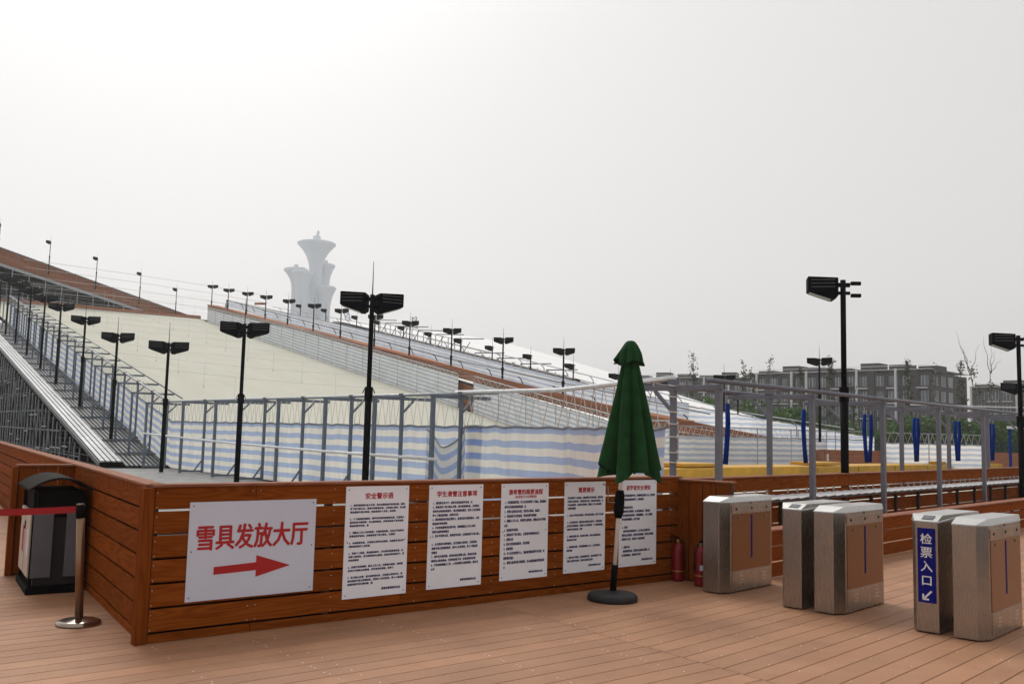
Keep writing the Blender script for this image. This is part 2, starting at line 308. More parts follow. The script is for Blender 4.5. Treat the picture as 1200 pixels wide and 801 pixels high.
def P(u, v, z=0.0): return UD * u + VD * v + Vector((0, 0, z))
def slope_thing(name, label, cat, u, v, z=0.0, group=None): return thing(name, label, cat, P(u, v, z), RS, group)
CORNER = Vector((-2.807, 7.347, 0)); AF, AL, AB = 50.87, -32.75, 43.7
FRD, FRN = az(AB), az(AB - 90)               # along the right-hand frames; away from the camera
FR0 = Vector((3.09, 13.74, 0))
def F(t, off=0.0, z=0.0): return FR0 + FRD * t + FRN * off + Vector((0, 0, z))
RF = R(90 - AB)                              # local +X along the frames, local +Y away

# ------------------------------------------------------------------ ground and deck
g = MB(); g.grid([[(x, y, -0.10) for x in (-898, -200, -40, 0, 40, 200, 698)] for y in (-58, 0, 40, 120, 400, 1418)])
struct('ground', g, M['ground'])
def clip_mesh(me, planes):
    bm = bmesh.new(); bm.from_mesh(me)
    for co, no in planes:
        bmesh.ops.bisect_plane(bm, geom=bm.verts[:] + bm.edges[:] + bm.faces[:], plane_co=co, plane_no=no, clear_outer=True)
    bm.to_mesh(me); bm.free()
def boards(azim, n0, n1, x0, x1, pitch=0.195, gap=0.007, seed=1):
    # planks along azim (local X), stacked along local Y; profile with eased edges
    mb = MB()
    for k in range(n0, n1):
        y0, y1 = k * pitch + gap / 2, (k + 1) * pitch - gap / 2; e = 0.004
        prof = [(y0, -0.024), (y1, -0.024), (y1, -e), (y1 - e, 0), (y0 + e, 0), (y0, -e)]
        xa, xb = x0, x1
        o = len(mb.v)
        for x in (xa, xb):
            for y, z in prof: mb.v.append((x, y, z))
        kf = len(prof)
        for i in range(kf): mb.f.append((o + i, o + (i + 1) % kf, o + kf + (i + 1) % kf, o + kf + i))
    return mb
seam_a, seam_b = Vector((0.064, 9.182, 0)), Vector((1.82, 6.785, 0))
sdir = (seam_b - seam_a).normalized(); sn = Vector((-sdir.y, sdir.x, 0))
if sn.x < 0: sn = -sn                        # points to the right of the mitre seam
def world_boards(azim, *a, keep_right, extra=()):
    mb = boards(azim, *a); rot = Matrix.Rotation(R(90 - azim), 4, 'Z')
    me = mb.mesh('deck', M['deck'], normals=False)
    me.transform(rot)
    clip_mesh(me, [(seam_a + (sn if keep_right else -sn) * 0.003, (-sn if keep_right else sn))] + list(extra))
    return me
def deck_obj(me, name):
    o = link(name, me); o['kind'] = 'structure'
    bm = bmesh.new(); bm.from_mesh(me); bmesh.ops.recalc_face_normals(bm, faces=bm.faces[:]); bm.to_mesh(me); bm.free(); return o
fpl = (CORNER + az(AF - 90) * 0.012, az(AF - 90)); bpl = (CORNER + az(AF - 90) * 0.012, -az(AF - 90)); lpl = (CORNER + az(AL + 90) * 0.012, az(AL + 90))
d1 = deck_obj(world_boards(AF, -20, 45, -16, 12, keep_right=False, extra=[fpl]), 'deck')
d3 = deck_obj(world_boards(AF, 20, 130, -30, 12, keep_right=False, extra=[bpl, lpl]), 'deck')
d2 = deck_obj(world_boards(AB, -10, 62, -6, 26, keep_right=True), 'deck')
# bolt heads on the deck
sc = MB()
def screw_row(mb, o, d, n, step, jit=0.01):
    for k in range(n):
        for q in (-0.07, 0.07):
            if random.random() < 0.5: continue
            p = o + d * (k * step + q * 1.0); p = p + Vector((random.uniform(-jit, jit), random.uniform(-jit, jit), 0))
            mb.lathe([(0.0065, 0.0002), (0.0065, 0.0014)], 6, (p.x, p.y))
for x in (-3.6, -2.86, -2.68, -1.6, -0.7): screw_row(sc, Matrix.Rotation(R(90 - AF), 3, 'Z') @ Vector((x + 6.1, 5.75 - 4, 0)), az(AF - 90), 34, 0.195)
for x in (6.6, 7.4, 8.2, 9.0): screw_row(sc, Matrix.Rotation(R(90 - AB), 3, 'Z') @ Vector((x, 2.05, 0)), az(AB - 90), 26, 0.195)
so_ = link('deck_screws', sc.mesh('deck_screws', M['screw'])); so_.parent = d1
und = MB(); und.grid([[(x, y, -0.03) for x in (-16, 30)] for y in (-4, 6.9)]); struct('deck_base', und, M['gap'])

# ------------------------------------------------------------------ timber walls
def plank_wall(name, label, loc, rotz, length, rows, h=1.20, splits=(), vertical=False, flip=1, gap=0.018, cap=(-0.022, 0.13), capz=0.024, posts=None, board_mat='wall', th=0.022, nposts=1.35, span0=0.0, shade_backing=0.0):
    t = thing(name, label, 'wall', loc, rotz)
    b = MB()
    if not vertical:
        z = h
        for i, hh in enumerate(rows):
            z0 = max(0.001, z - hh + gap) if hh > 0.1 else 0.001
            cuts = [span0] + [s for k, s in enumerate(splits) if (k + i) % 2 == 0 and span0 < s < length] + [length]
            for a, c in zip(cuts[:-1], cuts[1:]): b.box(a + 0.002, c - 0.002, 0, th * flip, z0, z)
            z -= hh
    else:
        n = len(rows); x = 0
        for wd in rows: b.box(x + 0.006, x + wd - 0.006, 0, th * flip, 0.012, h); x += wd
    part('board_cladding', b, M['wallv' if vertical else board_mat], t, bevel=0.003)
    p = MB(); n = max(2, int(length / nposts) + 1)
    for k in range(n):
        x = 0.03 + (length - 0.06) * k / (n - 1); y0, y1 = sorted((th * flip + 0.003 * flip, (th + 0.055) * flip)); 
        q = part('post', MB().box(x - 0.03, x + 0.03, y0, y1, 0.0, h - 0.004), M['batten'], t)
    if shade_backing:
        y0, y1 = sorted(((th + 0.058) * flip, (th + 0.066) * flip)); part('shade_sheet', MB().box(span0, length, y0, y1, 0.0, shade_backing), M['black'], t)  # black sheet added to put shade into the gaps between slats
    c0, c1 = sorted((cap[0] * flip, cap[1] * flip))
    part('cap_board', MB().box(span0 - 0.02, length + 0.02, c0, c1, h + 0.002, h + capz), M['cap'], t, bevel=0.004)
    return t
rows7 = [0.190, 0.188, 0.188, 0.190, 0.188, 0.188, 0.07]
fw_ = plank_wall('timber_wall', 'long reddish timber slat wall carrying the notice boards', CORNER, R(90 - AF), 6.30, rows7, splits=(0.88, 2.35, 3.95, 5.05), span0=0.04, shade_backing=0.80)
part('corner_post', MB().box(-0.055, 0.032, -0.022, 0.075, 0.0, 1.198), M['wallv'], fw_, bevel=0.004)
sb = MB()
for zz in range(6):
    for x in (0.06, 0.85, 0.92, 1.62, 2.5, 3.42, 4.28, 5.13, 6.1):
        for dz in (0.03, 0.145): sb.tube([(x, -0.0005, 1.19 - zz * 0.189 - dz), (x, -0.003, 1.19 - zz * 0.189 - dz)], 0.0035, 6)
part('screws', sb, M['screw'], fw_)
lw_ = plank_wall('timber_wall', 'reddish timber slat wall running away behind the litter bin', CORNER + az(AL) * 0.08 + az(AL + 90) * 0.0, R(90 - AL), 16.5, rows7, splits=(2.4, 5.2, 7.1, 9.6, 12.0), flip=-1, cap=(-0.02, 0.13), span0=0.0, shade_backing=1.15)
stub_end = Vector((-5.45, 10.40, 0))
st_ = plank_wall('timber_wall', 'short timber partition of upright boards behind the litter bin', stub_end, R(90 - (AL + 90)), 0.60, [0.2, 0.2, 0.2], vertical=True, h=1.19, cap=(-0.03, 0.10))
part('end_post', MB().box(-0.06, -0.002, -0.03, 0.09, 0, 1.186), M['wallv'], st_, bevel=0.004)
RET = Vector((2.03, 11.33, 0)); ret_dir = math.degrees(math.atan2(2.55 - 2.03, 10.88 - 11.33))
rt_ = plank_wall('timber_wall', 'short return wall of upright timber boards behind the two fire extinguishers', RET, R(90 - ret_dir), 0.72, [0.18] * 4, vertical=True, h=1.17, flip=1, cap=(-0.03, 0.12), shade_backing=1.1)

# ------------------------------------------------------------------ notices on the front wall
def text_mesh(body, size, m, offset=0.0, xs=1.0, align='LEFT', ls=1.0, res=2):
    cu = bpy.data.curves.new('writing', 'FONT'); cu.body = body; cu.size = size;  cu.align_x = align; cu.space_line = ls; cu.resolution_u = res; cu.extrude = 0.0006
    o = bpy.data.objects.new('writing', cu); COL.objects.link(o); bpy.context.view_layer.update()
    me = bpy.data.meshes.new_from_object(o.evaluated_get(bpy.context.evaluated_depsgraph_get()))
    bpy.data.objects.remove(o); bpy.data.curves.remove(cu)
    if xs != 1.0: me.transform(Matrix.Diagonal((xs, 1, 1, 1)))
    me.materials.clear(); me.materials.append(m); me['bold'] = offset / size; return me
def embolden(me, d):
    # heavier strokes: the same glyphs laid a hair apart, each copy a hair deeper
    vs0 = [v.co.copy() for v in me.vertices]; fs0 = [tuple(p.vertices) for p in me.polygons]; n0 = len(vs0); V, F_ = [], []
    for k, (dx, dz) in enumerate(((0, 0), (d, 0), (-d, 0), (0, d * 0.7), (0, -d * 0.7))):
        V += [(v.x + dx, v.y + k * 0.00012, v.z + dz) for v in vs0]; F_ += [tuple(i + k * n0 for i in f) for f in fs0]
    m2 = bpy.data.meshes.new('writing'); m2.from_pydata(V, [], F_); m2.materials.append(me.materials[0]); return m2
def fit(me, x0, x1, z0, z1, y, bold=0.0):
    vs_ = [v.co for v in me.vertices]; ax, bx = min(v.x for v in vs_), max(v.x for v in vs_); ay, by = min(v.y for v in vs_), max(v.y for v in vs_)
    for v in me.vertices:
        c = v.co.copy(); v.co = (x0 + (c.x - ax) / (bx - ax) * (x1 - x0), y - c.z, z0 + (c.y - ay) / (by - ay) * (z1 - z0))
    return embolden(me, bold) if bold else me
def wallp(s, y=0.0, z=0.0): return CORNER + az(AF) * s + az(AF - 90) * y + Vector((0, 0, z))
def rivets(t, x0, x1, z0, z1):
    b = MB()
    for x in (x0 + 0.03, x1 - 0.03):
        for z in (z0 + 0.03, (z0 + z1) / 2, z1 - 0.03): b.tube([(x, -0.006, z), (x, -0.0085, z)], 0.006, 8)
    part('rivets', b, M['black'], t)
YB = -0.0015
t = thing('direction_sign', 'large white sign board with big red characters and a red arrow', 'sign', wallp(0.32, 0, 0.29), R(90 - AF))
part('board', MB().box(0, 1.12, -0.006 + YB, YB, 0, 0.787), M['panel'], t)
link('lettering', fit(text_mesh('雪具发放大厅', 0.25, M['red'], 0.011, 1.0), 0.070, 1.045, 0.40, 0.60, -0.009, 0.0062), t)
a = MB(); ap = [(0.222, 0.20), (0.222, 0.262), (0.585, 0.277), (0.585, 0.335), (0.895, 0.233), (0.585, 0.157), (0.585, 0.212)]
a.add([(x, -0.0082, z) for x, z in ap] + [(x, -0.0092, z) for x, z in ap], [tuple(range(7)), tuple(range(7, 14))[::-1]] + [(i, (i + 1) % 7, 7 + (i + 1) % 7, 7 + i) for i in range(7)])
part('arrow', a, M['red'], t); rivets(t, 0, 1.12, 0, 0.787)
SRC = '滑雪者应遵守场地规则服从工作人员的管理与指挥请按照自身水平选择合适雪道初学者须在教练指导下练习禁止在雪道中间停留休息注意避让保持安全距离如遇意外请立即通知巡逻救护人员妥善保管个人物品租用器材损坏丢失照价赔偿请勿酒后滑雪儿童须有家长陪同患有心脏病高血压等疾病者不宜参加'
def lines_text(spec, seed):
    rr = random.Random(seed); k = rr.randrange(len(SRC)); outl = []
    for s in spec:
        if s == '': outl.append(''); continue
        pre, n = s; body = ''
        while len(body) < n:
            m_ = min(rr.randint(6, 11), n - len(body)); 
            for _ in range(m_): body += SRC[k % len(SRC)]; k += 1
            body += '，'
        outl.append(pre + body[:-1])
    return outl
posters = [
    ('安全警示语', None, 1.733, 2.404, 0.182, 1.178, (0.30, 0.74), [('1、', 25), ('', 27), ('', 22), '', ('2、', 25), ('', 27), ('', 9), '', ('3、', 25), ('', 22), '', ('4、', 25), ('', 10), '', ('5、', 25), ('', 27), ('', 5), '', ('6、', 25), ('', 22), '', ('7、', 25), ('', 27), ('', 12)],
     'white notice board headed with five red characters, next to the large arrow sign'),
    ('学生滑雪注意事项', None, 2.635, 3.288, 0.190, 1.176, (0.14, 0.88), [('1、', 20), ('2、', 24), ('', 26), ('', 14), ('3、', 24), ('', 8), ('4、', 23), ('', 9), ('5、', 24), '', ('6、', 23), ('', 25), ('', 3), ('7、', 23), ('', 24), ('8、', 24), ('', 2)],
     'white notice board with eight wide red heading characters, second notice right of the arrow sign'),
    ('滑旱雪的简要流程', '（仅适用于大众滑雪者）', 3.524, 4.166, 0.200, 1.175, (0.15, 0.87), [('1、', 24), ('', 13), ('2、', 20), ('3、', 18), ('4、', 25), ('', 2), ('5、', 8), ('6、', 21), ('7、', 4), ('8、', 14), ('9、', 4), ('10、', 23), ('', 6), ('11、', 23), ('', 1)],
     'middle white notice board with a bracketed red second heading line'),
    ('重要提示', None, 4.399, 5.020, 0.208, 1.180, (0.33, 0.72), [('', 26), ('', 26), ('', 26), ('', 6), '', ('1、', 25), '', ('2、', 24), ('', 26), ('', 11), '', ('3、', 24), ('', 7), '', ('4、', 23), ('', 4), '', ('5、', 24), ('', 20)],
     'white notice board with a short four-character red heading, left of the parasol pole'),
    ('初学者安全须知', None, 5.245, 5.868, 0.215, 1.188, (0.18, 0.82), [('', 26), ('', 17), '', ('1、', 7), ('    ', 21), ('', 24), ('', 14), '', ('2、', 3), ('    ', 21), ('', 25), ('', 19), '', ('3、', 5), ('    ', 21), ('', 16)],
     'white notice board behind the parasol pole, nearest the fire extinguishers'),
]
for hd, sub, x0, x1, z0, z1, (ta, tb), spec, lab in posters:
    W_, H_ = x1 - x0, z1 - z0
    t = thing('notice_board', lab, 'sign', wallp(x0, 0, z0), R(90 - AF), 'white rule boards on the timber wall')
    part('board', MB().box(0, W_, -0.006 + YB, YB, 0, H_), M['poster'], t)
    link('heading', fit(text_mesh(hd, 0.06, M['red'], 0.0028), ta * W_, tb * W_, H_ - 0.115, H_ - 0.06, -0.0085, 0.0024), t)
    if sub: link('subheading', fit(text_mesh(sub, 0.03, M['red'], 0.001), 0.28 * W_, 0.74 * W_, H_ - 0.150, H_ - 0.122, -0.0085, 0.0009), t)
    L_ = lines_text(spec, len(hd) * 13 + len(spec)); me = text_mesh('\n'.join(L_), 0.0215, M['navy'], 0.0006, 1.0, ls=1.5)
    top = H_ - (0.175 if sub else 0.16); bot = 0.115 + (0.06 if '学生' in hd else 0.0)
    ys = [v.co.y for v in me.vertices]; mxx = max(v.co.x for v in me.vertices)
    link('body_text', fit(me, 0.07 * W_, 0.95 * W_, bot, top, -0.0085, 0.0011), t)
    link('signature', fit(text_mesh('滑雪场管理委员会宣', 0.02, M['navy'], 0.001), 0.60 * W_, 0.90 * W_, 0.055, 0.077, -0.0085, 0.0011), t)
    rivets(t, 0, W_, 0, H_)

# ------------------------------------------------------------------ turnstiles
def rp(a, p): return FRD * a + az(AB + 90) * p
def cabinet(label, a, p, mirror=False, sign=False, reader=False):
    # local: X across the lane (right), Y along (away); front at y=0
    t = thing('ticket_gate', label, 'ticket gate', rp(a, p), R(-AB), 'stainless steel ticket gate cabinets')
    LN = 1.16; k = -1 if mirror else 1; x0 = 0.2 if mirror else 0.0
    def X(x): return x0 + k * x
    poly = [(0, 0), (0.2, 0), (0.268, 0.12), (0.268, LN - 0.10), (0.2, LN), (0, LN)]
    b = MB(); zt = lambda y: 0.985 + 0.055 * min(1, y / 0.13) - (0.02 * max(0, (y - LN + 0.1) / 0.1))
    k6 = len(poly); vs_ = [(X(x), y, 0.012) for x, y in poly] + [(X(x), y, 0.985) for x, y in poly]
    b.add(vs_, [tuple(range(k6))[::-1]] + [(i, (i + 1) % k6, k6 + (i + 1) % k6, k6 + i) for i in range(k6)] + [tuple(range(k6, 2 * k6))])
    part('body', b, M['stainless'], t, bevel=0.005)
    tp = MB(); ov = 0.004
    q0 = [(-ov, -ov), (0.2 + ov, -ov), (0.27 + ov, 0.12), (0.27 + ov, LN - 0.1), (0.2 + ov, LN + ov), (-ov, LN + ov)]
    lo = [(X(x), y, 0.988) for x, y in q0]; hi = [(X(x), y, z) for (x, y), z in zip([(0.0, 0.0), (0.2, 0.0), (0.262, 0.12), (0.262, LN - 0.1), (0.2, LN - 0.02), (0.0, LN - 0.02)], [0.996] * 2 + [1.045, 1.045, 1.04, 1.04])]
    mid = [(X(0.0), 0.13, 1.045)]
    tp.add(lo + hi + mid, [(0, 5, 4, 3, 2, 1), (0, 1, 7, 6), (1, 2, 8, 7), (2, 3, 9, 8), (3, 4, 10, 9), (4, 5, 11, 10), (5, 0, 6, 12, 11), (6, 7, 8, 12), (12, 8, 9, 10, 11)])
    part('lid', tp, M['stainless_top'], t)
    s = 0.268
    def side(y0, y1, z0, z1, d0, d1):
        xs = sorted((X(s + d0), X(s + d1))); return MB().box(xs[0], xs[1], y0, y1, z0, z1)
    part('side_panel', side(0.16, LN - 0.13, 0.235, 0.86, -0.002, 0.005), M['mirror'], t, bevel=0.002)
    part('sensor_strip', side(0.15, LN - 0.12, 0.872, 0.955, -0.002, 0.009), M['stainless'], t, bevel=0.002)
    part('base_panel', side(0.16, LN - 0.13, 0.05, 0.225, -0.002, 0.005), M['stainless'], t, bevel=0.002)
    sl_ = part('flap_slot', side(0.57, 0.60, 0.36, 0.835, 0.003, 0.0075), M['blue'], t)
    h = MB()
    for yy in (0.24, 0.58, 0.92):
        h.tube([(X(s + 0.007), yy, 0.912), (X(s + 0.012), yy, 0.912)], 0.014, 10)
    part('sensor_eyes', h, M['black'], t)
    h = MB()
    for yy in (0.30, 0.88): h.tube([(X(s + 0.004), yy, 0.815), (X(s + 0.013), yy, 0.815)], 0.013, 10)
    h.tube([(X(s + 0.003), 0.58, 0.972), (X(s + 0.008), 0.58, 0.972)], 0.011, 10)
    part('lock_button', h, M['chrome'], t)
    v = MB()
    for yy in (0.30, 0.80):
        for q in range(3):
            xs = sorted((X(s + 0.003), X(s + 0.009))); v.box(xs[0], xs[1], yy, yy + 0.10, 0.10 + q * 0.035, 0.108 + q * 0.035)
    part('vent_louvres', v, M['stainless_top'], t)
    if reader:
        r = MB(); 
        r.add([(X(0.05), 0.025, 1.0075), (X(0.15), 0.025, 1.0075), (X(0.15), 0.10, 1.0360), (X(0.05), 0.10, 1.0360), (X(0.05), 0.025, 1.0115), (X(0.15), 0.025, 1.0115), (X(0.15), 0.10, 1.040), (X(0.05), 0.10, 1.040)], [(0, 1, 2, 3), (4, 5, 6, 7), (0, 1, 5, 4), (1, 2, 6, 5), (2, 3, 7, 6), (3, 0, 4, 7)])
        rd = part('card_reader', r, M['binpanel'], t)
        w_ = MB()
        for q in range(3):
            y = 0.04 + q * 0.018; zz = 1.0125 + (y - 0.025) * 0.38; w_.box(X(0.08 + q * 0.004) if k > 0 else X(0.12), X(0.12 - q * 0.004) if k > 0 else X(0.08), y, y + 0.007, zz, zz + 0.0015)
        part('wave_mark', w_, M['white'], rd)
    if sign:
        pl = part('sign_panel', MB().box(0.022, 0.178, -0.006, -0.001, 0.27, 0.93), M['blue'], t)
        for i, ch in enumerate('检票入口'): link('character', fit(text_mesh(ch, 0.1, M['white'], 0.0018), 0.050 + (0.010 if ch == '口' else 0), 0.150 - (0.010 if ch == '口' else 0), 0.79 - i * 0.122, 0.882 - i * 0.122 - (0.012 if ch == '口' else 0), -0.0075, 0.0016), pl)
        ar = MB(); 
        for a_, b_ in (((0.140, 0.375), (0.068, 0.300)), ((0.066, 0.345), (0.066, 0.296)), ((0.064, 0.300), (0.116, 0.300))):
            ar.bar((a_[0], -0.0075, a_[1]), (b_[0], -0.0075, b_[1]), 0.016, 0.0018, up=(0, 1, 0)) if False else ar.bar((a_[0], -0.0075, a_[1]), (b_[0], -0.0075, b_[1]), 0.0018, 0.016, up=(0, 0.0, 1) if abs(a_[0] - b_[0]) > 0.01 else (1, 0, 0))
        part('arrow', ar, M['white'], pl)
    return t
cabinet('single stainless ticket gate beside the fire extinguishers', 9.07, -5.652)
cabinet('narrow stainless ticket gate with card reader, left half of the middle pair', 8.92, -4.612, mirror=True, reader=True)
cabinet('stainless ticket gate with blue slot, right half of the middle pair', 8.915, -4.277)
cabinet('stainless ticket gate carrying the blue ticket check sign', 8.78, -3.237, mirror=True, sign=True, reader=True)
cabinet('stainless ticket gate nearest the camera, right of the blue sign', 8.745, -2.906)

# ------------------------------------------------------------------ stanchion, bin, extinguishers, parasol
def stanchion(label, loc, belt_to=None):
    t = thing('belt_stanchion', label, 'stanchion', loc, 0)
    part('base', MB().lathe([(0.005, 0.0), (0.178, 0.0), (0.18, 0.012), (0.172, 0.03), (0.14, 0.042), (0.05, 0.05), (0.03, 0.06), (0.001, 0.06)], 40), M['chrome'], t, smooth=True)
    part('pole', MB().tube([(0, 0, 0.05), (-0.045, 0, 0.93)], 0.034, 20), M['deck_reflect_pole'], t, smooth=True)
    part('head', MB().tube([(-0.045, 0, 0.885), (-0.05, 0, 0.995)], 0.037, 20), M['black'], t, smooth=True)
    part('top_cap', MB().tube([(-0.05, 0, 0.995), (-0.05, 0, 1.004)], 0.036, 20), M['chrome'], t)
    if belt_to:
        d = Vector(belt_to) - Vector(loc); b = MB(); n = 16
        rows_ = [[(-0.085 + d.x * i / n * 1.0, d.y * i / n - 0.0, 0.955 - 0.03 * math.sin(math.pi * i / n) + zz) for i in range(n + 1)] for zz in (-0.028, 0.028)]
        back = [[(x, y + 0.004, z) for x, y, z in r] for r in rows_]
        b.grid(rows_); b.grid(back); part('belt', b, M['belt'], t)
    return t
stanchion('chrome belt stanchion with a stretched red belt beside the timber wall', (-3.60, 8.02, 0), (-5.35, 7.42, 0))
stanchion('chrome stanchion at the far end of the red belt', (-5.44, 7.40, 0))

t = thing('litter_bin', 'twin litter bin with curved dark roof standing in the timber corner', 'litter bin', (-4.69, 9.28, 0), R(90 - AL))
# local X away along the wall (0..0.95), local -Y towards the wall (0..-0.48)
BX, BY = 0.95, 0.46
part('base_plate', MB().box(-0.02, BX + 0.02, -BY - 0.02, 0.02, 0.0, 0.07), M['black'], t, bevel=0.01)
for x in (0.0, BX - 0.03):
    for y in (-0.03, -BY): part('post', MB().box(x, x + 0.03, y, y + 0.03, 0.07, 1.0), M['black'], t)
part('back_panel', MB().box(0.03, BX - 0.03, -BY + 0.002, -BY + 0.02, 0.07, 1.0), M['black'], t)
part('hood', MB().box(0.02, BX - 0.02, -BY + 0.03, -0.035, 0.74, 1.0), M['black'], t)
part('liner', MB().box(0.035, BX - 0.035, -BY + 0.035, -0.04, 0.08, 0.735), M['rubber'], t)
for y0, y1 in ((-0.19, -0.012), (-BY + 0.015, -BY + 0.15)): part('side_panel', MB().box(-0.018, 0.03, y0, y1, 0.16, 0.80), M['binpanel'], t, bevel=0.004)
for x0 in (0.05, 0.50):
    dr = part('door', MB().box(x0, x0 + 0.40, -0.02, 0.012, 0.16, 0.80), M['binpaper'], t, bevel=0.004)
    part('notice', MB().box(x0 + 0.05, x0 + 0.16, 0.013, 0.016, 0.36, 0.62), M['red' if x0 > 0.3 else 'panel'], dr)
    part('hinge', MB().box(x0 + 0.385, x0 + 0.405, 0.0, 0.022, 0.60, 0.68), M['black'], dr)
rf = MB(); n = 14; rows_ = []
for zt_ in (0.0, 0.022):
    r0 = []; r1 = []
    for i in range(n + 1):
        a_ = -1 + 2 * i / n; y = -BY / 2 + a_ * 0.285; z = 1.03 + 0.11 * (1 - a_ * a_) + zt_ - 0.02
        r0.append((-0.10, y, z)); r1.append((BX + 0.08, y, z))
    rows_ += [r0, r1]
b = MB(); b.grid([rows_[0], rows_[1]]); b.grid([rows_[2], rows_[3]]); b.grid([rows_[0], rows_[2]]); b.grid([rows_[1], rows_[3]]); b.grid([[rows_[0][0], rows_[1][0]], [rows_[2][0], rows_[3][0]]]); b.grid([[rows_[0][-1], rows_[1][-1]], [rows_[2][-1], rows_[3][-1]]])
part('roof', b, M['bronze'], t)

def extinguisher(label, loc, rz):
    t = thing('fire_extinguisher', label, 'fire extinguisher', loc, rz, 'fire extinguishers by the return wall')
    part('cylinder', MB().lathe([(0.05, 0.0), (0.068, 0.004), (0.07, 0.03), (0.07, 0.36), (0.062, 0.405), (0.04, 0.43), (0.022, 0.44), (0.02, 0.455), (0.001, 0.456)], 24), M['exting'], t, smooth=True)
    part('band', MB().lathe([(0.0705, 0.115), (0.072, 0.117), (0.072, 0.124), (0.0705, 0.126)], 24), M['brass'], t)
    vv = part('valve', MB().tube([(0, 0, 0.45), (0, 0, 0.485)], 0.017, 10), M['brass'], t)
    hd = MB(); hd.bar((-0.02, 0, 0.488), (0.10, 0, 0.512), 0.022, 0.012); hd.bar((-0.01, 0, 0.50), (0.09, 0, 0.542), 0.022, 0.010); part('handle', hd, M['black'], vv)
    part('hose', MB().tube([(-0.015, 0, 0.47), (-0.06, 0.0, 0.46), (-0.085, 0, 0.40), (-0.088, 0, 0.28), (-0.082, 0, 0.17)], [0.009, 0.009, 0.009, 0.009, 0.014], 8), M['rubber'], t, smooth=True)
    lb = MB(); n = 10; rr = [[(0.0712 * math.cos(a_), 0.0712 * math.sin(a_), z) for a_ in [R(230 + 70 * i / n) for i in range(n + 1)]] for z in (0.18, 0.24)]; lb.grid(rr); part('sticker', lb, M['panel'], t)
    return t
extinguisher('red fire extinguisher in the corner of the timber walls', (2.035, 11.20, 0), R(200))
extinguisher('red fire extinguisher standing against the stainless ticket gate', (2.235, 10.86, 0), R(20))

t = thing('parasol', 'closed dark green parasol leaning slightly in a round black base', 'parasol', (1.105, 9.80, 0), 0)
part('base', MB().lathe([(0.01, 0.0), (0.255, 0.0), (0.262, 0.015), (0.258, 0.05), (0.235, 0.072), (0.13, 0.082), (0.06, 0.095), (0.04, 0.10), (0.001, 0.10)], 44), M['rubber'], t, smooth=True)
lean = Vector((0.16, 0.02, 2.68)).normalized()
def pp(s): return lean * s
part('socket', MB().tube([pp(0.07), pp(0.36)], 0.034, 16), M['black'], t, smooth=True)
part('pole', MB().tube([pp(0.30), pp(2.60)], 0.021, 16), M['alupole'], t, smooth=True)
cr = part('crank_housing', MB().tube([pp(0.84), pp(0.90), pp(1.0), pp(1.08), pp(1.13)], [0.035, 0.052, 0.055, 0.05, 0.036], 16), M['black'], t, smooth=True)
ch_ = MB(); c0 = pp(1.0); ch_.tube([c0 + Vector((-0.04, -0.02, 0)), c0 + Vector((-0.12, -0.03, 0)), c0 + Vector((-0.125, -0.03, 0.17)), c0 + Vector((-0.18, -0.04, 0.19))], 0.007, 8); part('crank_handle', ch_, M['chrome'], cr)
# canopy: gathered cloth, eight loose folds
def canopy(z0, z1, r0, r1, nf, amp0, amp1, wob, n=96, nz=22, ph=0.3, flare=0.0, pw=0.9):
    rows_ = []
    for i in range(nz + 1):
        q = i / nz; c = pp(z1 + (z0 - z1) * q); rad = r1 + (r0 - r1) * q ** pw; amp = amp1 + (amp0 - amp1) * q; r_ = []
        for j in range(n):
            a_ = 2 * math.pi * j / n
            f = abs(math.sin(a_ * nf / 2 + ph + 0.25 * math.sin(2 * a_ + q * 2))) ** 0.7
            rr = rad * (1 - amp + amp * 1.5 * f) + 0.012 * math.sin(3 * a_ + 6 * q) * q
            hem = (0.06 * math.sin(a_ * 3 + 1.0) + 0.045 * math.sin(a_ * 5)) * wob * max(0, q - 0.75) * 4 if wob else 0
            r_.append((c.x + rr * math.cos(a_) + flare * q, c.y + rr * math.sin(a_), c.z - hem))
        r_.append(r_[0]); rows_.append(r_)
    return rows_
cb = MB(); cb.grid(canopy(1.30, 2.62, 0.29, 0.050, 8, 0.5, 0.2, 1.0, flare=0.09)); cb.grid(canopy(1.315, 2.60, 0.28, 0.045, 8, 0.5, 0.2, 1.0, flare=0.09))
ca = part('canopy', cb, M['green'], t, smooth=True)
vb = MB(); vb.grid(canopy(2.475, 2.705, 0.150, 0.035, 10, 0.28, 0.05, 0.34, nz=12, ph=0.9, pw=0.66)); vb.grid([[tuple(pp(2.70) + Vector((0.03 * math.cos(a_), 0.03 * math.sin(a_), 0))) for a_ in [2 * math.pi * j / 12 for j in range(13)]], [tuple(pp(2.712))] * 13])
part('vent_flap', vb, M['green'], ca, smooth=True)
inn = MB()
for j in range(8):
    a_ = 2 * math.pi * j / 8 + 0.2; inn.bar(pp(2.5) + Vector((0.03 * math.cos(a_), 0.03 * math.sin(a_), 0)), pp(1.30) + Vector((0.15 * math.cos(a_), 0.15 * math.sin(a_), 0)), 0.012)
part('ribs', inn, M['black'], t)

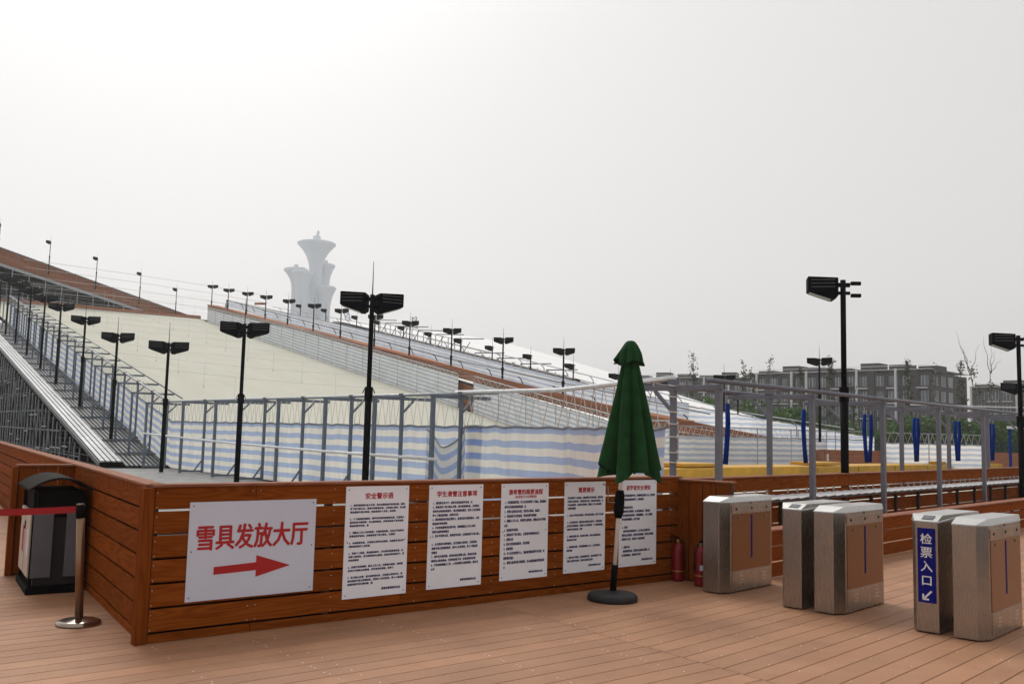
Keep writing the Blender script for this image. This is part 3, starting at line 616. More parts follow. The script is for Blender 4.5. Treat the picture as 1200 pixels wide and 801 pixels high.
# ------------------------------------------------------------------ steel frames (left walkway and right gates)
def frame_proto(label, loc, rz, mat, base_bar=True, H=2.44):
    # local X: across from the near post; local Y along the row
    t = thing('steel_frame', label, 'steel frame', loc, rz)
    part('post', MB().box(-0.04, 0.04, -0.05, 0.05, 0, H), mat, t, bevel=0.006)
    part('post', MB().box(0.76, 0.84, -0.04, 0.04, 0, H), mat, t, bevel=0.006)
    part('crossbar', MB().box(-0.06, 1.66, -0.035, 0.035, H + 0.002, H + 0.082), mat, t, bevel=0.006)
    part('knee_brace', MB().bar((0.84, 0, H - 0.30), (1.14, 0, H - 0.005), 0.05), mat, t)
    part('clamp', MB().box(0.73, 0.87, -0.06, 0.06, H + 0.085, H + 0.175), mat, t)
    if base_bar:
        part('foot_bar', MB().box(0.045, 0.755, -0.03, 0.03, 0.03, 0.09), mat, t); part('foot_brace', MB().bar((0.10, 0, 0.095), (0.0, 0, 0.40), 0.04), mat, t) if False else part('foot_brace', MB().bar((0.50, 0, 0.06), (0.755, 0, 0.42), 0.045), mat, t)
    return t
def vn(u): return 9.0 + max(0, 37.4 - u) * 0.085
flat_u = [18.3, 20.8, 23.3, 26.1, 28.7, 30.7, 33.6, 37.4]
GL = 'grey steel frames along the left walkway'
RSF = RS + R(4.86)
lp = frame_proto('grey steel frame at the free end of the flat walkway row', P(flat_u[0], vn(flat_u[0])), RSF, M['fsteel']); lp['group'] = GL
for i, u in enumerate(flat_u[1:]): dup(lp, P(u, vn(u)), RSF, 'grey steel frame, %s along the level row from its free end' % ORD[i + 1] if u < 37 else 'grey steel frame at the corner where the walkway starts to climb', GL)
iu = [39.9 + 2.6 * k for k in range(21)]
for i, u in enumerate(iu): dup(lp, P(u, 9.0, S(u)), RS, 'grey steel frame, %s up the climbing walkway from the corner' % ORD[i], GL)
GR = 'mauve grey steel frames behind the ticket gates'
rpz = frame_proto('grey steel frame at the return wall, nearest of the gate row', F(0), R(90 + 46.3), M['fsteel2'], base_bar=False, H=2.40); rpz['group'] = GR
for i in range(1, 7): dup(rpz, F(3.03 * i), R(90 + 46.3), 'grey steel gate frame, %s of its row counted from the return wall' % ORD[i], GR)

def line_thing(name, label, cat, pts, r, mat, n=8, group=None, origin=None):
    pts = [Vector(p) for p in pts]; o0 = pts[0].copy(); b = MB().tube([p - o0 for p in pts], r, n)
    o = link(name, b.mesh(name, mat, smooth=True), None, o0); return tag(o, label, cat, group)
# rails
FZ = 2.44
line_thing('top_rail', 'long pale pipe along the frame tops of the left walkway', 'rail', [P(u, vn(u) + 0.8, S(u) + FZ + 0.13) for u in (17.0, 23, 30, 37.4)] + [P(u, 9.8, S(u) + FZ + 0.13) for u in (40, 60, 92)], 0.04, M['galv'])
line_thing('edge_rail', 'thin pipe along the overhanging ends of the left frames', 'rail', [P(u, vn(u) + 1.62, S(u) + FZ + 0.11) for u in (38.5, 60, 92)], 0.025, M['fsteel'])
hr = thing('handrail', 'pale handrail along the left walkway at waist height', 'handrail', P(18.3, vn(18.3), 0), 0)
hp = [P(u, vn(u) - 0.08, z) for u, z in ((18.0, 1.06), (23.3, 1.08), (28.7, 1.14), (33.6, 1.24), (37.4, 1.32))]
part('rail', MB().tube([p - Vector(hr.location) for p in hp], 0.035, 8), M['alum'], hr, smooth=True)
part('climbing_rail', MB().tube([P(u, 8.92, S(u) + 1.0) - Vector(hr.location) for u in (38.2, 60, 92)], 0.03, 8), M['alud'], hr, smooth=True)
line_thing('net_pipe', 'white pipe carrying the rope net above the striped cloth', 'pipe', [P(18.6, vn(18.6) + 0.8, 2.60), P(15, vn(15) + 0.75, 2.585), F(0.05, 0.83, 2.60)], 0.045, M['alum'])
line_thing('front_rail', 'long grey rail over the front posts of the gate frames', 'rail', [F(-0.3, 0.0, 2.53), F(18.4, 0.0, 2.53)], 0.036, M['fsteel2'])
line_thing('rear_rail', 'long grey rail over the rear ends of the gate frames', 'rail', [F(-0.3, 1.45, 2.52), F(18.4, 1.45, 2.52)], 0.034, M['fsteel2'])

# ------------------------------------------------------------------ striped cloth fences
def cloth_fence(name, label, pts, h, mat, pipe=None, hem=True, lace=None, wav=0.05, uv0=0.0, lace_r=0.008, lace_step=0.35, pipe_r=0.03, pipe_mat='galv', posts=None):
    # pts: ground line (world); h: cloth height; pipe: height of the pipe above the ground line
    o0 = Vector(pts[0]); t = thing(name, label, 'cloth fence', o0, 0)
    P_ = [Vector(p) - o0 for p in pts]; seg = []; acc = 0
    for a_, b_ in zip(P_[:-1], P_[1:]):
        n = max(1, int((b_ - a_).length / 0.35)); nrm = Vector((-(b_ - a_).y, (b_ - a_).x, 0)).normalized()
        for i in range(n): seg.append((a_.lerp(b_, i / n), nrm, acc + (b_ - a_).length * i / n))
        acc += (b_ - a_).length
    seg.append((P_[-1], nrm, acc))
    hh = h if callable(h) else (lambda s: h)
    rows_, uvs = [], []
    for k in range(7):
        q = k / 6; r_, u_ = [], []
        for p, nr, s in seg:
            H_ = hh(s); w_ = wav * (math.sin(s * 1.9 + 2 * q) + 0.6 * math.sin(s * 4.3 + q * 3 + 1)) * (1 - 0.7 * q)
            sag = 0.02 * math.sin(s * 2 * math.pi / 0.9) * q; r_.append(p + nr * w_ + Vector((0, 0, 0.02 + (H_ - 0.02) * q + sag))); u_.append((s + uv0, H_ * q + 0.01))
        rows_.append(r_); uvs.append(u_)
    part('cloth', MB().grid(rows_, uvs), mat, t, smooth=True)
    if hem: part('hem', MB().tube([r + Vector((0, 0, 0.02)) for r in rows_[-1]], 0.028, 6), M['hem'], t, smooth=True)
    if pipe:
        ph = pipe if callable(pipe) else (lambda s: pipe)
        part('top_pipe', MB().tube([p + Vector((0, 0, ph(s))) for p, nr, s in seg], pipe_r, 6), M[pipe_mat], t, smooth=True)
        if lace:
            z_ = []; k = 0; s = 0.0; j = 0
            while s < acc:
                while j < len(seg) - 2 and seg[j + 1][2] < s: j += 1
                a_, b_ = seg[j], seg[j + 1]; f = (s - a_[2]) / max(1e-6, b_[2] - a_[2]); p = a_[0].lerp(b_[0], f)
                z_.append(p + Vector((0, 0, (ph(s) if k % 2 else hh(s) + 0.02)))); k += 1; s += lace_step * random.uniform(0.3, 0.7)
            part('rope_lacing', MB().tube(z_, lace_r, 4), M['rope'], t)
    for s_ in (posts or []):
        j = min(range(len(seg)), key=lambda q: abs(seg[q][2] - s_)); p = seg[j][0]; hp_ = (pipe if not callable(pipe) else pipe(s_)) or hh(s_)
        part('post', MB().tube([p + Vector((0, 0, 0)), p + Vector((0, 0, hp_))], 0.03, 6), M['galv'], t)
    return t
cloth_fence('striped_fence', 'blue and white striped cloth along the left side of the ski slope', [P(u, vn(u) + 1.0, S(u)) for u in (17.8, 23, 28, 33, 37.4)] + [P(u, 10.0, S(u)) for u in (38.5, 50, 70, 92)], 1.78, M['cloth'], pipe=2.56, lace=True, pipe_r=0.012, lace_r=0.007, pipe_mat='rope')
cloth_fence('striped_fence', 'nearest striped cloth panel hanging under the white rope net', [P(18.4, vn(18.4) + 1.0, 0), P(15.0, vn(15) + 0.85, 0), F(0.02, 0.95, 0)], 1.80, M['cloth'], pipe=2.58, lace=True, pipe_r=0.012, lace_r=0.009, uv0=3.0, wav=0.085, lace_step=0.5, pipe_mat='rope')
# loose flap
fl = MB(); rows_, uvs = [], []
for k in range(9):
    q = k / 8; r_, u_ = [], []
    for i in range(15):
        f = i / 14; sag = 0.42 * math.sin(math.pi * f) ** 1.2 * (1 - q * 0.0); p = P(19.9 - 1.75 * f, vn(19.3) + 0.86 + 0.05 * math.sin(f * 9), 1.72 - sag - 1.6 * q * (1 - 0.0)) 
        if f > 0.98: p.z += 0.1
        r_.append(p - P(18.2, vn(18.2) + 0.8, 0)); u_.append((f * 1.75, 1.7 - 1.6 * q))
    rows_.append(r_); uvs.append(u_)
o = link('cloth_flap', fl.grid(rows_, uvs).mesh('cloth_flap', M['cloth'], smooth=True), None, P(18.2, vn(18.2) + 0.8, 0)); tag(o, 'loose sagging striped cloth flap with a drooping grey upper edge', 'cloth')
rr_ = MB().tube([r + Vector((0, 0, 0.01)) for r in rows_[0]], 0.022, 6); part('flap_hem', rr_, M['hem'], o)
# lashing on the first rear post
ls = MB(); base = F(0, 0.80)
for k in range(9):
    z = 0.9 + k * 0.2 + random.uniform(-0.03, 0.03); ls.tube([base + Vector((0.075 * math.cos(a_), 0.075 * math.sin(a_), z + 0.02 * math.sin(a_))) - base for a_ in [2 * math.pi * j / 12 for j in range(13)]], 0.010, 5)
o = link('rope_lashing', ls.mesh('rope_lashing', M['rope']), None, base); tag(o, 'white rope lashed round the rear post at the end of the striped cloth', 'rope')

# ------------------------------------------------------------------ the big cream ski slope
sl_t = thing('ski_slope', 'wide cream carpeted ski slope rising between striped fences', 'ski slope', (0, 0, 0), RS)
us = [16, 24, 30, 36, 37.5] + [U0 + (UE - U0) * k / 16 for k in range(1, 17)]
VL = lambda u: vn(u) + 1.05
b = MB(); b.grid([[(v if v > 0 else VL(u), u, S(u) + 0.004) for v in (-1, 14, 18, 22, 26, 30, 34.2)] for u in us]); part('slope_surface', b, M['cream'], sl_t)
b = MB(); b.grid([[(v, u, S(u) - 0.35) for v in (10.1, 34.1)] for u in us if u > 41]); b.grid([[(10.1, u, S(u) - 0.35 * q) for q in (0, 1)] for u in us if u > 41]); part('underside', b, M['shade'], sl_t)  # underside coloured near-black, deep shade put into its colour
b = MB(); b.grid([[(8.5, u, z) for z in (-0.1, S(u) - 0.3)] for u in (41, 60, 80, 100, 118)]); part('shade_screen', b, M['shade'], sl_t)  # added black sheet standing in for the shade behind the tubes
# walkway of aluminium planks beside it
wk = thing('walkway', 'ribbed aluminium walkway climbing along the left edge of the slope', 'walkway', (0, 0, 0), RS)
b = MB()
for k in range(4):
    v0 = 7.58 + k * 0.20; b.add([(v0, u, S(u) + 0.10 + dz) for u in (38.0, 92) for dz in (0, 0.05)] + [(v0 + 0.15, u, S(u) + 0.10 + dz) for u in (38.0, 92) for dz in (0, 0.05)], [(0, 1, 5, 4), (2, 3, 7, 6), (1, 3, 7, 5), (0, 2, 6, 4), (0, 1, 3, 2), (4, 5, 7, 6)])
part('edge_planks', b, M['strip'], wk)
b = MB()
for k in range(9):
    v0 = 8.42 + k * 0.175; b.add([(v0, u, S(u) + 0.02 + dz) for u in (37.6, 92) for dz in (0, 0.05)] + [(v0 + 0.11, u, S(u) + 0.02 + dz) for u in (37.6, 92) for dz in (0, 0.05)], [(0, 1, 5, 4), (2, 3, 7, 6), (1, 3, 7, 5), (0, 2, 6, 4), (0, 1, 3, 2), (4, 5, 7, 6)])
part('floor_planks', b, M['alud'], wk)
b = MB(); b.grid([[(v, u, S(u) - 0.01) for v in (7.56, 10.0)] for u in (37.6, 60, 92)]); part('pan', b, M['shade'], wk)
b = MB(); b.add([(7.56, u, S(u) + dz) for u in (38.0, 92) for dz in (-0.08, 0.09)] + [(7.52, u, S(u) + dz) for u in (38.0, 92) for dz in (-0.08, 0.09)], [(0, 1, 3, 2), (4, 5, 7, 6), (1, 3, 7, 5), (0, 2, 6, 4), (0, 1, 5, 4), (2, 3, 7, 6)]); part('side_beam', b, M['alud'], wk)
for k in range(18):
    u = 39.5 + k * 2.6; part('floor_tie', MB().box(8.40, 9.95, u - 0.05, u + 0.05, S(u) + 0.09, S(u) + 0.14), M['fsteel'], wk)
# flat grey grating in front
b = MB(); b.grid([[(v, u, -0.02) for v in (3.0, 6, 10.6)] for u in (15.8, 30, 37.5)]); o = struct('walkway_apron', b, M['apron'], (0, 0, 0), RS)
# scaffolding under the left edge
sf = thing('scaffolding', 'dense galvanised tube scaffolding under the left edge of the slope', 'scaffolding', (0, 0, 0), RS)
random.seed(3)
for ri, v in enumerate((7.6, 8.3)):
    n = 32 if ri < 1 else 18
    for k in range(n):
        u = 42.3 + k * (1.18 if ri < 1 else 1.9) + random.uniform(-0.05, 0.05); z1 = S(u) - 0.28
        if z1 > 0.3: part('standard', MB().tube([(v, u, -0.1), (v, u, z1)], 0.034, 5), M['galv' if ri == 0 else 'scaff'], sf)
nl = 0
for ri, v in enumerate((7.55, 8.25)):
    for z in [0.25 + 1.0 * q for q in range(8)]:
        u0 = U0 + (z + 0.5) / TS
        if u0 < 78: part('ledger', MB().tube([(v, max(42, u0), z), (v, 80, z)], 0.026, 5), M['scaff'], sf)
for k in range(24):
    u = 44.5 + k * 1.5; z1 = S(u) - 0.4; 
    if z1 > 0.8: part('diagonal', MB().tube([(7.5, u, max(0.1, z1 - 2.2)), (7.5, u + random.choice((-1.2, 1.2)), z1)], 0.024, 5), M['scaff'], sf)
    zt_ = random.uniform(0.4, max(0.5, z1 - 0.3)); part('transom', MB().tube([(7.5, u, zt_), (8.4, u + 0.02, zt_)], 0.024, 5), M['scaff'], sf)
    zt_ = random.uniform(0.3, max(0.5, z1 - 0.3)); part('guard_tube', MB().tube([(7.47, u, zt_), (7.47, u + 1.25, zt_)], 0.032, 5), M['galv'], sf)
# a solid timber bulkhead closes the far side under the slope
# ------------------------------------------------------------------ right edge of the cream slope: cloth, brown boards, second cloth
def sw(u0, u1, v, n=10): return [P(u0 + (u1 - u0) * k / n, v, S(u0 + (u1 - u0) * k / n)) for k in range(n + 1)]
cloth_fence('striped_fence', 'striped cloth fence down the upper right edge of the cream slope', sw(115.0, 55.5, 34.2), lambda s: 1.55 + 0.60 * min(1, s / 30), M['cloth_lane'], pipe=lambda s: 1.85 + 0.52 * min(1, s / 30), lace=True, wav=0.02, posts=[3.2 * k for k in range(19)], lace_r=0.028, lace_step=0.5)
cloth_fence('striped_fence', 'striped cloth fence down the lower right edge, below the brown gap', sw(53.5, 34.2, 34.2), 2.08, M['cloth_lane'], pipe=2.50, lace=True, wav=0.02, posts=[3.2 * k for k in range(7)], lace_r=0.018, lace_step=0.7)
bw = thing('boarded_wall', 'brown boarded side wall between the two striped fences', 'wall', (0, 0, 0), RS)
def slab_strip(mb, v0, v1, u0, u1, d0, d1, n=8):
    for k in range(n):
        a_, c_ = u0 + (u1 - u0) * k / n, u0 + (u1 - u0) * (k + 1) / n
        q = []
        for u in (a_, c_):
            for v in (v0, v1):
                for d in (d0, d1): q.append((v, u, S(u) + (d(u) if callable(d) else d)))
        mb.add(q, [(0, 1, 3, 2), (4, 5, 7, 6), (0, 1, 5, 4), (2, 3, 7, 6), (1, 3, 7, 5), (0, 2, 6, 4)])
    return mb
b = MB(); dtop = lambda u: 1.95 + 0.5 * min(1, max(0, (116 - u) / 50))
for k in range(16):
    lo_, hi_ = k / 16, (k + 1) / 16 - 0.008
    slab_strip(b, 34.72, 34.80, *((34.6, 117) if k > 10 else (52.6, 56.4)), (lambda u, q=lo_: dtop(u) * q), (lambda u, q=hi_: dtop(u) * q), 1)
part('boards', b, M['farwood'], bw)
part('walkway_deck', slab_strip(MB(), 34.66, 36.0, 34.6, 117, (lambda u: dtop(u) + 0.005), (lambda u: dtop(u) + 0.10)), M['farwood'], bw)
b = MB(); b.grid([[(34.85, u, z) for z in (-0.1, S(u) - 0.05)] for u in (37.6, 60, 90, 119)]); part('lower_wall', b, M['batten'], bw)
cloth_fence('striped_fence', 'second striped cloth fence behind the brown boarded walkway', [P(u, 37.0, S(u) + 2.0) for u in [117 - (117 - 36.0) * k / 12 for k in range(13)]], lambda s: 0.85 + 0.62 * min(1, s / 45), M['cloth_far'], hem=True, wav=0.02, uv0=0.0)
rl = thing('handrail', 'handrail on short curved brackets along the brown walkway', 'handrail', (0, 0, 0), RS)
part('rail', MB().tube([(36.5, u, S(u) + 2.92) for u in (112, 80, 60, 34)], 0.035, 6), M['alud'], rl)
for k in range(20):
    u = 110 - k * 3.9; part('bracket', MB().tube([(36.5, u, S(u) + 2.9), (36.75, u, S(u) + 2.75), (36.95, u, S(u) + 2.35)], 0.04, 5), M['alud'], rl)
# second slope, its front cloth and the white cover above
s2 = thing('tubing_slope', 'far white covered slope behind the striped fences', 'ski slope', (0, 0, 0), RS)
HI = [(119, 1.0), (112.7, 1.3), (104, 2.2), (96.9, 2.6), (90.1, 2.85), (83.1, 2.9), (76.9, 2.63), (68.6, 2.34), (59.2, 1.64), (53.6, 1.34), (45.5, 1.15), (41.4, 0.8), (36, 0.6), (30, 0.3), (24, 0.1)]
def interp(T, u):
    for (a_, x), (c_, y) in zip(T[:-1], T[1:]):
        if c_ <= u <= a_: return y + (x - y) * (u - c_) / (a_ - c_)
    return T[-1][1] if u < T[-1][0] else T[0][1]
uw = [100, 95, 88, 84, 78, 72, 66, 60, 54, 48, 44, 41, 38.5]
b = MB(); b.grid([[(v, u, S(u) + (interp(HI, u) * f + (2.72 if u > 40 else 2.72 * (u - 26) / 14) * (1 - f))) for v, f in ((44, 0), (46, 0.12), (49, 0.35), (53, 0.65), (58, 1))] for u in uw]); part('white_cover', b, M['snow'], s2, smooth=True)
b = MB(); b.grid([[(44, u, z) for z in (S(u) + 1.2, S(u) + (2.70 if u > 40 else 2.70 * (u - 26) / 14))] for u in uw if u < 56]); part('cover_skirt', b, M['snow'], s2)
b = MB(); b.grid([[(58, u, z) for z in (-0.1, S(u) + interp(HI, u) - 0.01)] for u in uw]); b.grid([[(44.2 + 13.7 * q, 100, z) for q in (0, 0.5, 1)] for z in (-0.1, S(100) + 2.5)]); part('rear_skirt', b, M['snow'], s2)
b = MB(); b.grid([[(v, u, S(u) + 1.4) for v in (37.1, 43.9)] for u in (36.6, 37.5, 119)]); part('tubing_lane', b, M['snow'], s2)
cs = thing('scaffolding', 'pale tube lattice along the open side of the white cover', 'scaffolding', (0, 0, 0), RS)
for k in range(30):
    u = 88.5 - k * 1.15; top = 3.75 if u > 70 else 2.9; part('standard', MB().tube([(43.4, u, S(u) + 1.2), (43.4, u, S(u) + top)], 0.05, 5), M['ropedark'], cs)
    if k % 2 == 0: part('diagonal', MB().tube([(43.3, u, S(u) + 2.2), (43.3, u - 1.6, S(u - 1.6) + top)], 0.04, 5), M['scaff'], cs)
    if k % 3 == 0: part('roof_tube', MB().tube([(43.4, u, S(u) + top), (46.5, u, S(u) + top + 0.2)], 0.05, 5), M['scaff'], cs)
for d, ua, ub in ((2.3, 88.5, 54), (2.75, 88.5, 54), (3.2, 88.5, 66), (3.7, 88.5, 70)): part('ledger', MB().tube([(43.42, ua, S(ua) + d), (43.42, ub, S(ub) + d)], 0.045, 5), M['ropedark'], cs)
rl = thing('handrail', 'far handrail with curved arms in front of the white cover', 'handrail', (0, 0, 0), RS)
part('rail', MB().tube([(43.2, u, S(u) + d) for u, d in ((117, 2.6), (90, 3.2), (60, 3.3), (38, 3.2), (30, 2.3))], 0.04, 6), M['galv'], rl)
for k in range(28):
    u = 115 - k * 3.0; d = interp([(117, 2.6), (90, 3.2), (60, 3.3), (38, 3.2), (30, 2.3)], u); part('bracket', MB().tube([(43.2, u, S(u) + d), (43.35, u, S(u) + d - 0.08), (43.6, u, S(u) + d - 0.35), (43.6, u, S(u) + d - 0.9)], 0.04, 5), M['galv'], rl)
ew = thing('boarded_wall', 'low brown boarded end wall behind the level striped screen', 'wall', (0, 0, 0), RS); b = MB()
for k in range(8): b.add([(v, u, ((2.65 - 0.9 * (v - 34.8) / 8) * q)) for v in (34.8, 42.8) for u in (34.65, 34.75) for q in (k / 8, (k + 1) / 8 - 0.01)], [(0, 1, 3, 2), (4, 5, 7, 6), (0, 1, 5, 4), (2, 3, 7, 6), (1, 3, 7, 5), (0, 2, 6, 4)])
part('boards', b, M['farwood'], ew)
# level front of the second slope
cloth_fence('striped_fence', 'striped cloth closing the low front of the second slope', [P(36.0, 37.0, 0), P(36.0, 54.0, 0)], lambda s: 3.35 - 1.35 * min(1, s / 16), M['cloth_far'], wav=0.02)
cloth_fence('striped_fence', 'level striped cloth screen standing behind the yellow mats', [P(34.0, 34.2, 0), P(34.0, 46.3, 0)], 1.74, M['cloth_lane'], pipe=2.25, lace=True, wav=0.03, lace_r=0.012, lace_step=0.4, posts=[3 * k for k in range(5)])

# ------------------------------------------------------------------ upper ramp beyond the cream slope
ur = thing('start_ramp', 'brown sided start ramp climbing to the left above the cream slope', 'ramp', (0, 0, 0), RS)
ZT = lambda v: 15.0 + max(0, 34.75 - v) * 0.2715; ZB = lambda v: 14.75 + max(0, 31.0 - v) * 0.2455
vsr = [34.9, 33, 31, 28, 24, 20, 16, 12, 8, 2]
UR = 119.2
b = MB()
for k in range(7):
    lo_, hi_ = k / 7, (k + 1) / 7 - 0.012
    b.grid([[(v, UR + 0.5, ZB(v) + (ZT(v) - ZB(v)) * q) for q in (lo_, hi_)] for v in vsr])
part('side_boards', b, M['farwood'], ur)
b = MB(); b.grid([[(v, u, ZB(v) - 0.02) for u in (UR, UR + 6)] for v in vsr]); b.grid([[(v, UR, ZB(v) + z) for z in (-0.35, -0.02)] for v in vsr]); part('deck_beam', b, M['galv'], ur)
b = MB(); b.grid([[(v, u, ZB(v) - 0.35) for u in (UR, UR + 6)] for v in vsr]); part('underside', b, M['shade'], ur)  # shade below the ramp painted into its underside
b = MB(); b.grid([[(v, UR + 0.56, ZB(v) + (ZT(v) - ZB(v)) * q) for q in (0, 1)] for v in vsr]); b.grid([[(v, UR + 6.0, z) for z in (S(119) - 1, ZT(v) - 0.1)] for v in vsr]); part('shade_backing', b, M['shade'], ur)  # added black sheets standing in for the shade under the ramp
part('top_rail', MB().tube([(v, UR + 0.45, ZT(v) + 0.05) for v in vsr], 0.07, 6), M['scaff'], ur)
part('lower_kerb', MB().box(8, 34.5, 118.9, 119.15, S(118.9) - 0.1, S(118.9) + 0.42), M['farwood'], ur)
part('top_deck', MB().add([(v, u, S(119) - 0.05) for v in (8, 46) for u in (119.2, 130)], [(0, 1, 3, 2)]), M['alud'], ur)
for k in range(24):
    v = 33.4 - k * 1.05; zz = ZB(v); part('side_post', MB().bar((v, UR + 0.05, zz), (v, UR + 0.05, ZT(v) + 0.05), 0.07), M['scaff'], ur)
us_ = thing('scaffolding', 'dark scaffolding bay under the brown start ramp', 'scaffolding', (0, 0, 0), RS)
for r_, u in enumerate((UR + 0.1, UR + 4.5)):
    for k in range(13):
        v = 30.5 - k * 1.75; 
        if ZB(v) - 0.4 - S(119) > 0.3: part('standard', MB().tube([(v, u, S(119)), (v, u, ZB(v) - 0.36)], 0.05, 5), M['galv'], us_)
    for z in [S(119) + 0.6 + 0.9 * q for q in range(5)]:
        v1 = 31.0 - (z - 14.4) / 0.2455; part('ledger', MB().tube([(8, u, z), (v1, u, z)], 0.04, 5), M['galv'], us_)

# ------------------------------------------------------------------ floodlight poles
def wing(sgn, yaw, size=1.0):
    # lamp housing: top edge nearly level, bottom edge rising to the outer end; local X outwards
    b = MB(); x0, x1 = 0.11, 0.11 + 0.57 * size
    o_ = [(x0, -0.17, 0.17), (x1, -0.15, 0.20), (x1, -0.15, -0.09), (x0 + 0.09, -0.17, -0.25), (x0, -0.17, -0.19)]
    i_ = [(x, y + (0.30 if x > 0.5 else 0.36), z - 0.02) for x, y, z in o_]
    vs_ = [(x * sgn, y, z) for x, y, z in o_ + i_]
    b.add(vs_, [(0, 1, 2, 3, 4), (9, 8, 7, 6, 5)] + [(i, (i + 1) % 5, 5 + (i + 1) % 5, 5 + i) for i in range(5)])
    rot = Matrix.Rotation(yaw * sgn, 3, 'Z'); b.v = [tuple(rot @ Vector(p)) for p in b.v]; return b, rot, x0, x1
def lamp_proto(label, loc, rz, H, wings=(-1, 1), yaw=R(18), rod=True, kind='twin'):
    t = thing('floodlight_pole', label, 'floodlight', loc, rz)
    part('pole', MB().tube([(0, 0, 0), (0, 0, H * 0.56)], 0.075, 10), M['black'], t, smooth=True)
    part('upper_pole', MB().tube([(0, 0, H * 0.56), (0, 0, H + 0.12)], 0.052, 10), M['black'], t, smooth=True)
    part('collar', MB().tube([(0, 0, H * 0.52), (0, 0, H * 0.58)], 0.092, 10), M['black'], t)
    part('hooks', MB().tube([(-0.13, 0, H * 0.55), (-0.09, 0, H * 0.57), (0.09, 0, H * 0.57), (0.13, 0, H * 0.55)], 0.012, 5), M['black'], t)
    if rod: part('lightning_rod', MB().tube([(0, 0, H + 0.1), (0, 0, H + 0.85)], [0.016, 0.006], 6), M['black'], t)
    part('bracket', MB().box(-0.13, 0.13, -0.03, 0.03, H - 0.02, H + 0.06).box(-0.13, 0.13, -0.03, 0.03, H - 0.17, H - 0.11), M['black'], t)
    for sgn in wings:
        b, rot, x0, x1 = wing(sgn, yaw); b.v = [(x, y, z + H - 0.02) for x, y, z in b.v]
        hs_ = part('floodlight', b, M['housing'], t, bevel=0.02)
        l_ = MB(); q = [(x0 + 0.13, -0.10, -0.243), (x1 - 0.03, -0.10, -0.103), (x1 - 0.03, 0.10, -0.121), (x0 + 0.13, 0.13, -0.263)]
        q = [Vector((x * sgn, y, z)) for x, y, z in q]; q = [rot @ p + Vector((0, 0, H - 0.02)) for p in q]
        l_.add([tuple(p + Vector((0, 0, -0.012))) for p in q] + [tuple(p + Vector((0, 0, 0.02))) for p in q], [(0, 1, 2, 3), (7, 6, 5, 4), (0, 4, 5, 1), (1, 5, 6, 2), (2, 6, 7, 3), (3, 7, 4, 0)])
        part('lens', l_, M['lens'], hs_)
        lv = MB()
        for k in range(3):
            z = 0.12 - k * 0.07; xa, xb = x0 + 0.06, x1 - 0.05
            lv.add([tuple(rot @ Vector((xx * sgn, -0.178 + 0.02 * (xx - x0), zz)) + Vector((0, 0, H - 0.02))) for xx, zz in ((xa, z), (xb, z), (xb, z + 0.010), (xa, z + 0.010))], [(0, 1, 2, 3)])
        part('vent_slots', lv, M['alud'], hs_) if kind == 'near' else None
    return t
GLP = 'floodlight poles up the left edge of the ski slope'
LZ = R(12)
lp = lamp_proto('tall twin floodlight pole, nearest and largest of the left row', P(18.1, 8.9, 0), LZ, 4.48, kind='near'); lp['group'] = GLP
lu = [25.95, 34.2, 42.6, 50.1, 57.6, 63.6, 70.0, 76.3, 82.6, 88.5]
for i, u in enumerate(lu): dup(lp, P(u, 8.85 if u > 30 else 8.78, S(u)), LZ + R(1.5 * i + random.uniform(-5, 5)), 'twin floodlight pole, %s in the row up the left slope edge' % ORD[i + 1], GLP)
GRP = 'floodlight poles along the right edge of the cream slope'
ru = [116.4, 109.9, 103.1, 97, 90.4, 83.7, 77.4, 70.5, 64.3, 57.9, 51.2, 44.6, 38.6]
rz_ = R(-8)
lp2 = lamp_proto('twin floodlight pole at the top end of the right slope edge', P(ru[0], 35.0, S(ru[0])), rz_, 4.45); lp2['group'] = GRP
for i, u in enumerate(ru[1:]): dup(lp2, P(u, 35.0, S(u) + 0.1 * i), rz_ + R(random.uniform(-7, 7)), 'twin floodlight pole, %s down the right slope edge from the top' % ORD[i + 1], GRP)
GRB = 'floodlight poles in front of the white cover'
r3 = [107.0, 99.3, 91.0, 85.7, 80.3, 74.9, 69.6, 64.5, 59, 53.6, 48.6, 43.5, 37.8]
lp3 = lamp_proto('small floodlight pole farthest up beside the white cover', P(r3[0], 43.0, S(r3[0]) - 0.5), R(-20), 4.1, wings=(-1,), yaw=R(10)); lp3['group'] = GRB; 
for i, u in enumerate(r3[1:]): dup(lp3, P(u, 43.0, S(u) - 0.35 + (0.4 if u < 45 else 0)), R(-20), 'small floodlight pole, %s down beside the white cover' % ORD[i + 1], GRB)
d_ = dup(lp2, P(38.9, 43.0, 0.9), R(-30), 'twin floodlight pole rising behind the first gate frame', 'twin floodlights by the low white slope end'); d_['label'] = 'twin floodlight pole rising behind the first gate frame'
dup(lp2, P(32.0, 43.0, 1.6), R(-30), 'twin floodlight pole in front of the grey apartment block', 'twin floodlights by the low white slope end')
nb = lamp_proto('big black pole with one floodlight pointing left, in the middle of the gate frames', (6.48, 18.0, 0), R(-4), 4.72, wings=(-1,), yaw=R(6), rod=False, kind='near')
for ch in nb.children:
    if ch.name.startswith('hooks'): bpy.data.objects.remove(ch); break
for zz in (4.50, 4.74): part('arm', MB().box(0.15, 0.34, -0.04, 0.04, zz, zz + 0.07), M['black'], nb, bevel=0.008)
dup(nb, (13.2, 24.0, -0.30), R(-4), 'black pole with one floodlight pointing left at the right end of the gate frames')
dup(nb, (19.3, 35.0, -0.85), R(-25), 'distant floodlight pole half hidden behind the rightmost tall pole')
